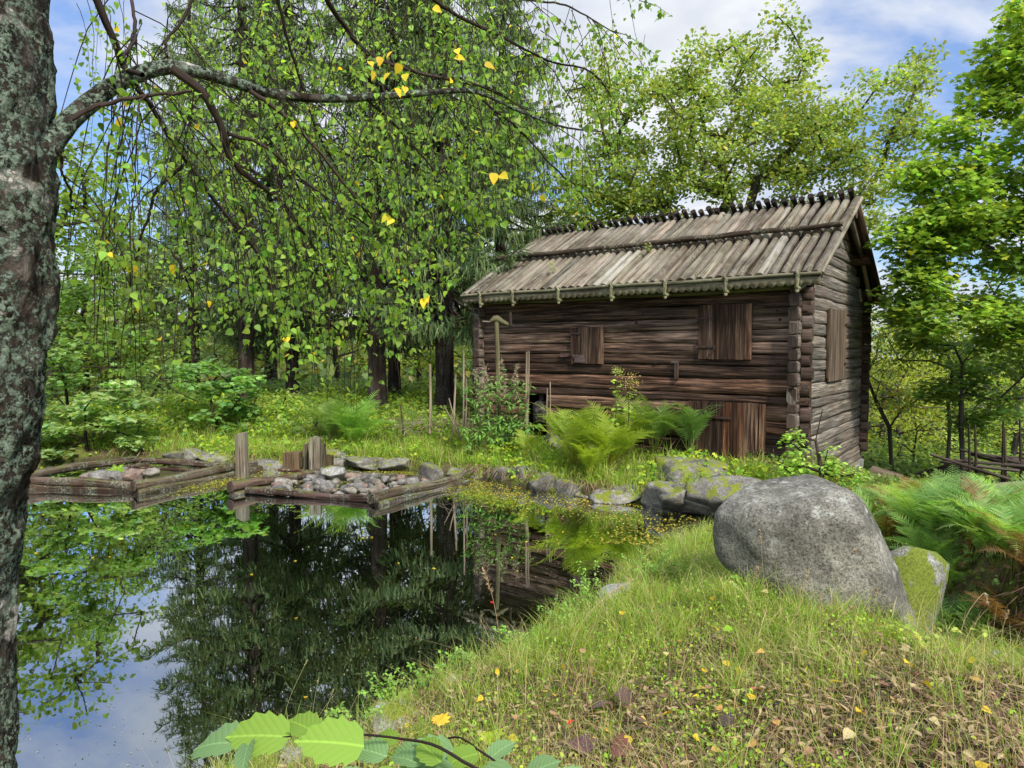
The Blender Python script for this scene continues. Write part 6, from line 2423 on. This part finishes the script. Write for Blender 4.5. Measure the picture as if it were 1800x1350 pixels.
s2 = smooth_path([(.25, 1.25, 1.0), at(950, 1450, 1.5), at(830, 1310, 1.6), at(780, 1300, 1.65), at(740, 1320, 1.7)], 20)
s3_ = smooth_path([(.25, 1.25, 1.0), at(1000, 1450, 1.5), at(905, 1360, 1.6), at(860, 1330, 1.6)], 16)
for s_, r0 in ((s1, .005), (s2, .004), (s3_, .004)):
    MB().tube(s_, np.linspace(r0, .0016, len(s_)), 6, cap=False).build('stem', M_twig, hx, smooth=True)
hl = [  # base px,py -> tip px,py, Y, width factor, colour, facing
    (425, 1308, 342, 1318, 1.5, 1.0, 0), (440, 1302, 400, 1290, 1.5, .6, 0), (510, 1296, 447, 1242, 1.5, .85, 1), (490, 1300, 436, 1276, 1.52, .8, 0), (560, 1292, 505, 1268, 1.5, .9, 1), (585, 1300, 540, 1262, 1.5, .9, 1), (640, 1312, 545, 1270, 1.48, .9, 1),
    (640, 1304, 590, 1268, 1.55, .8, 0), (680, 1330, 620, 1285, 1.5, .9, 0), (700, 1300, 650, 1282, 1.6, .8, 1), (740, 1345, 690, 1300, 1.5, .9, 0), (775, 1340, 728, 1290, 1.48, .9, 1), (740, 1320, 690, 1335, 1.6, .9, 0), (800, 1320, 760, 1285, 1.6, .9, 0),
    (840, 1325, 795, 1308, 1.55, 1.0, 1), (860, 1335, 905, 1318, 1.6, .9, 0), (900, 1350, 850, 1340, 1.5, .9, 0), (800, 1355, 750, 1345, 1.5, .9, 0), (930, 1360, 985, 1340, 1.6, .9, 0), (860, 1370, 800, 1368, 1.45, .9, 0), (640, 1365, 600, 1342, 1.45, .8, 0), (980, 1370, 1040, 1350, 1.7, .9, 0), (700, 1372, 660, 1350, 1.45, .8, 1)]
for bxp, byp, txp, typ, Yd, wf, ck in hl:
    b_, t_ = at(bxp, byp, Yd), at(txp, typ, Yd + rng.uniform(-.10, .06))
    L = np.linalg.norm(t_ - b_) * 1.0
    nrm = np.array([[rng.normal(0, .3), -.45 + rng.normal(0, .25), .85]])
    M_ = basis(nrm, (t_ - b_)[None])[0]
    o = bpy.data.objects.new('leaf', hzd)
    COL.objects.link(o)
    o.parent = hx
    mt = Matrix([[*M_[0], b_[0] - .25], [*M_[1], b_[1] - 1.25], [*M_[2], b_[2] - 1.0], [0, 0, 0, 1]])
    o.matrix_local = mt @ Matrix.Diagonal((L * wf * .88, L, L, 1))
    o.color = (*(np.array([(.20, .33, .13), (.25, .40, .06)][ck]) * rng.uniform(.7, 1.0)), 1)


# leafy sprigs on the near shore (thin rose-like shoots)
def sprig(name, label, cat, root, stems, tpl, size, col, group=None, nleaf=26, seed=0, r=.0025, dens=1.0, stemcol=(.10, .10, .03)):
    o = thing(name, label, cat, root, group)
    w, l = MB(), MB()
    for st in stems:
        P = smooth_path([root] + st, 16)
        w.tube(P, np.linspace(r, r * .45, 16), 5, stemcol, cap=False)
        k = nleaf
        f = rng.uniform(.22, 1, k) * 14.99
        ii = f.astype(int)
        B = P[ii] + (P[ii + 1] - P[ii]) * (f - ii)[:, None]
        hd_ = rdir(k) * [1, 1, .5] + [0, 0, .1]
        scatter(l, tpl, B + hd_ * .01, rdir(k) * .5 + [0, -.3, 1], hd_, size * rng.uniform(.6, 1.2, k), tints(k, col, .2))
    w.build('stem', M_stem, o)
    l.build('leaves', M_leaf, o)
    return o


for (px, py, Yd, hp, lab) in [(1040, 1070, 5.9, 75, 'leafy rose shoot reaching over the water on the near shore'), (1000, 1110, 5.6, 60, 'low leafy shoot left of the grey shore rock'), (690, 1235, 4.5, 50, 'feathery small leaved shoot at the tip of the near shore'),
                              (740, 1215, 4.7, 45, 'delicate green bedstraw right of the feathery shoot'), (820, 1180, 5.0, 40, 'small leaved sprig in the near shore grass'), (620, 1290, 4.15, 50, 'green sprig beside the dark shore rock'), (1150, 1030, 6.3, 60, 'green sprig on the crest of the near bank'),
                              (905, 1150, 5.3, 45, 'little green shoot at the waterline beneath the plume stalk'), (1330, 1060, 5.2, 40, 'green clover like sprig left of the boulder')]:
    root = at(px, py, Yd)
    root[2] = hz(root[0], root[1])
    st = []
    for q in range(9):
        e = at(px + rng.uniform(-60, 50), py - rng.uniform(.4, 1.15) * hp, Yd + rng.uniform(-.15, .15))
        st.append([root * .5 + e * .5 + [0, 0, .04], e])
    sprig('leafy_shoot', lab, 'plant', root, st, OVAL, .026, (.17, .29, .05), 'leafy shoots on the near shore')
# young tree seedling over the ditch
root = at(1625, 1165, 3.9)
root[2] = hz(root[0], root[1])
sprig('oak_seedling', 'thin seedling with a few toothed leaves beside the ditch', 'seedling', root, [[at(1626, 1125, 3.9), at(1590, 1105, 3.9), at(1555, 1092, 3.9)], [at(1626, 1125, 3.9), at(1680, 1108, 3.9), at(1740, 1112, 3.9)]], OAK, .05, (.30, .36, .06), nleaf=9)
# lady's mantle like rosette at the shore
root = at(715, 1210, 4.75)
root[2] = hz(root[0], root[1])
sprig('leafy_rosette', 'rosette with broad lobed leaves at the tip of the near shore', 'plant', root, [[root + [math.cos(a) * .08, math.sin(a) * .06, .07], root + [math.cos(a) * .14, math.sin(a) * .12, .10]] for a in np.linspace(0, 6, 7)], MAPLE, .07, (.24, .36, .05), nleaf=4)
root = at(1295, 1165, 4.3)
root[2] = hz(root[0], root[1])
tag_ = sprig('young_leaf_plant', 'single round bright green leaf in the near grass', 'plant', root, [[root + [-.02, 0, .06], root + [-.04, 0, .11]]], OVAL, .08, (.30, .52, .02), nleaf=1)

# fireweed with fluffy seed heads left of the barn
for k, (px, py0, py1, lab) in enumerate([(850, 640, 760, 'fireweed with a pale pink seed plume at the left barn corner'), (838, 650, 760, 'fireweed with a thin curled seed plume, leftmost of the group'), (886, 632, 760, 'fireweed with a tall narrow seed plume beside the lever post'),
                                         (910, 640, 765, 'fireweed with the fullest seed plume right of the lever post'), (862, 700, 770, 'young leafy fireweed without plume before the barn corner'), (895, 705, 770, 'leafy green fireweed stems at the foot of the lever post'), (920, 715, 770, 'leafy fireweed right of the lever post foot'), (835, 720, 772, 'low leafy fireweed at the left of the group'), (875, 715, 775, 'bushy fireweed in the middle of the group')]):
    Yd = 14.3 + .1 * (k % 3)
    root = at(px, py1 + 5, Yd)
    root[2] = hz(root[0], root[1])
    o = sprig('fireweed', lab, 'plant', root, [[at(px + q, (py0 + py1) / 2 + 15, Yd), at(px + q * 1.7 + rng.uniform(-4, 4), py0 + (30 if q else 0), Yd)] for q in (0, -9, 9, -16, 15, 5)], leaf_tpl([(0, 0), (.16, .4), (0, 1)], .1, .3), .14, (.13, .24, .055), 'fireweed by the barn', nleaf=24, r=.006)
    if k < 4:
        f = MB()
        n_ = 230
        t = rng.random(n_)
        B = np.array([at(px + rng.normal(0, 3.5) * (1 - .6 * tt) + 4 * math.sin(tt * 3 + k), py0 + 62 * (1 - tt), Yd) for tt in t])
        scatter(f, leaf_tpl([(0, 0), (.14, .4), (0, 1)], .1, .6), B, rdir(n_), rdir(n_) + [0, 0, .1], rng.uniform(.03, .085, n_), tints(n_, (.36, .28, .20), .18, (.48, .40, .31), .3))
        f.build('seed_plume', M_litter, o)
# tall meadow plants with flat flower heads before the barn wall
for (px, pyt, col_, lab) in [(1085, 652, (.45, .48, .12), 'tall plant with a small greenish flower head before the barn wall'), (1108, 668, (.52, .42, .12), 'tall plant with a wide yellowish flower head before the barn wall')]:
    Yd = 12.9
    root = at(px - 5, 800, Yd)
    root[2] = hz(root[0], root[1])
    o = sprig('meadow_plant', lab, 'plant', root, [[at(px - 3, 720, Yd), at(px, pyt, Yd)], [at(px - 1, 715, Yd), at(px + 7, pyt + 10, Yd)], [at(px - 3, 720, Yd), at(px - 9, pyt + 12, Yd)]], COMP, .10, (.24, .36, .05), None, nleaf=9, r=.008)
    f = MB()
    n_ = 170
    B = np.array([at(px + rng.normal(0, 5 if px < 1100 else 9), pyt + rng.normal(0, 4 if px < 1100 else 7), Yd + rng.normal(0, .08)) for _ in range(n_)])
    scatter(f, QUADL, B, rdir(n_) + [0, 0, 1], rdir(n_), rng.uniform(.02, .04, n_), tints(n_, col_, .2))
    f.build('flower_head', M_stem, o)
# small weeds growing on the roof
for px, py, lab in ((975, 500, 'little green weed sprouting on the roof above the eave'), (1140, 470, 'tiny green weed between the roof poles')):
    a, z_ = on_facade(px, py, .3)
    w_ = .25 if py > 490 else .85
    root = roofp(on_facade(px, py, w_)[0], w_, .17)
    sprig('roof_weed', lab, 'plant', root, [[root + [rng.normal(0, .05), 0, .10], root + [rng.normal(0, .14), 0, .22]] for _ in range(6)], OVAL, .03, (.28, .34, .06), nleaf=12)
# dry brushwood in front of the barn corner
br_ = thing('brushwood', 'heap of thin dry twigs left of the barn corner', 'brushwood', at(760, 765, 16))
m = MB()
for _ in range(70):
    a = at(rng.uniform(705, 850), rng.uniform(735, 765), rng.uniform(15.4, 16.6))
    d = rdir(1)[0] * [1, .5, .5] * rng.uniform(.2, .7)
    m.tube([a - d, a + rng.normal(0, .03, 3), a + d], .007, 4, lcol(.8, 1.4), cap=False)
m.build('twig_heap', M_stick, br_)
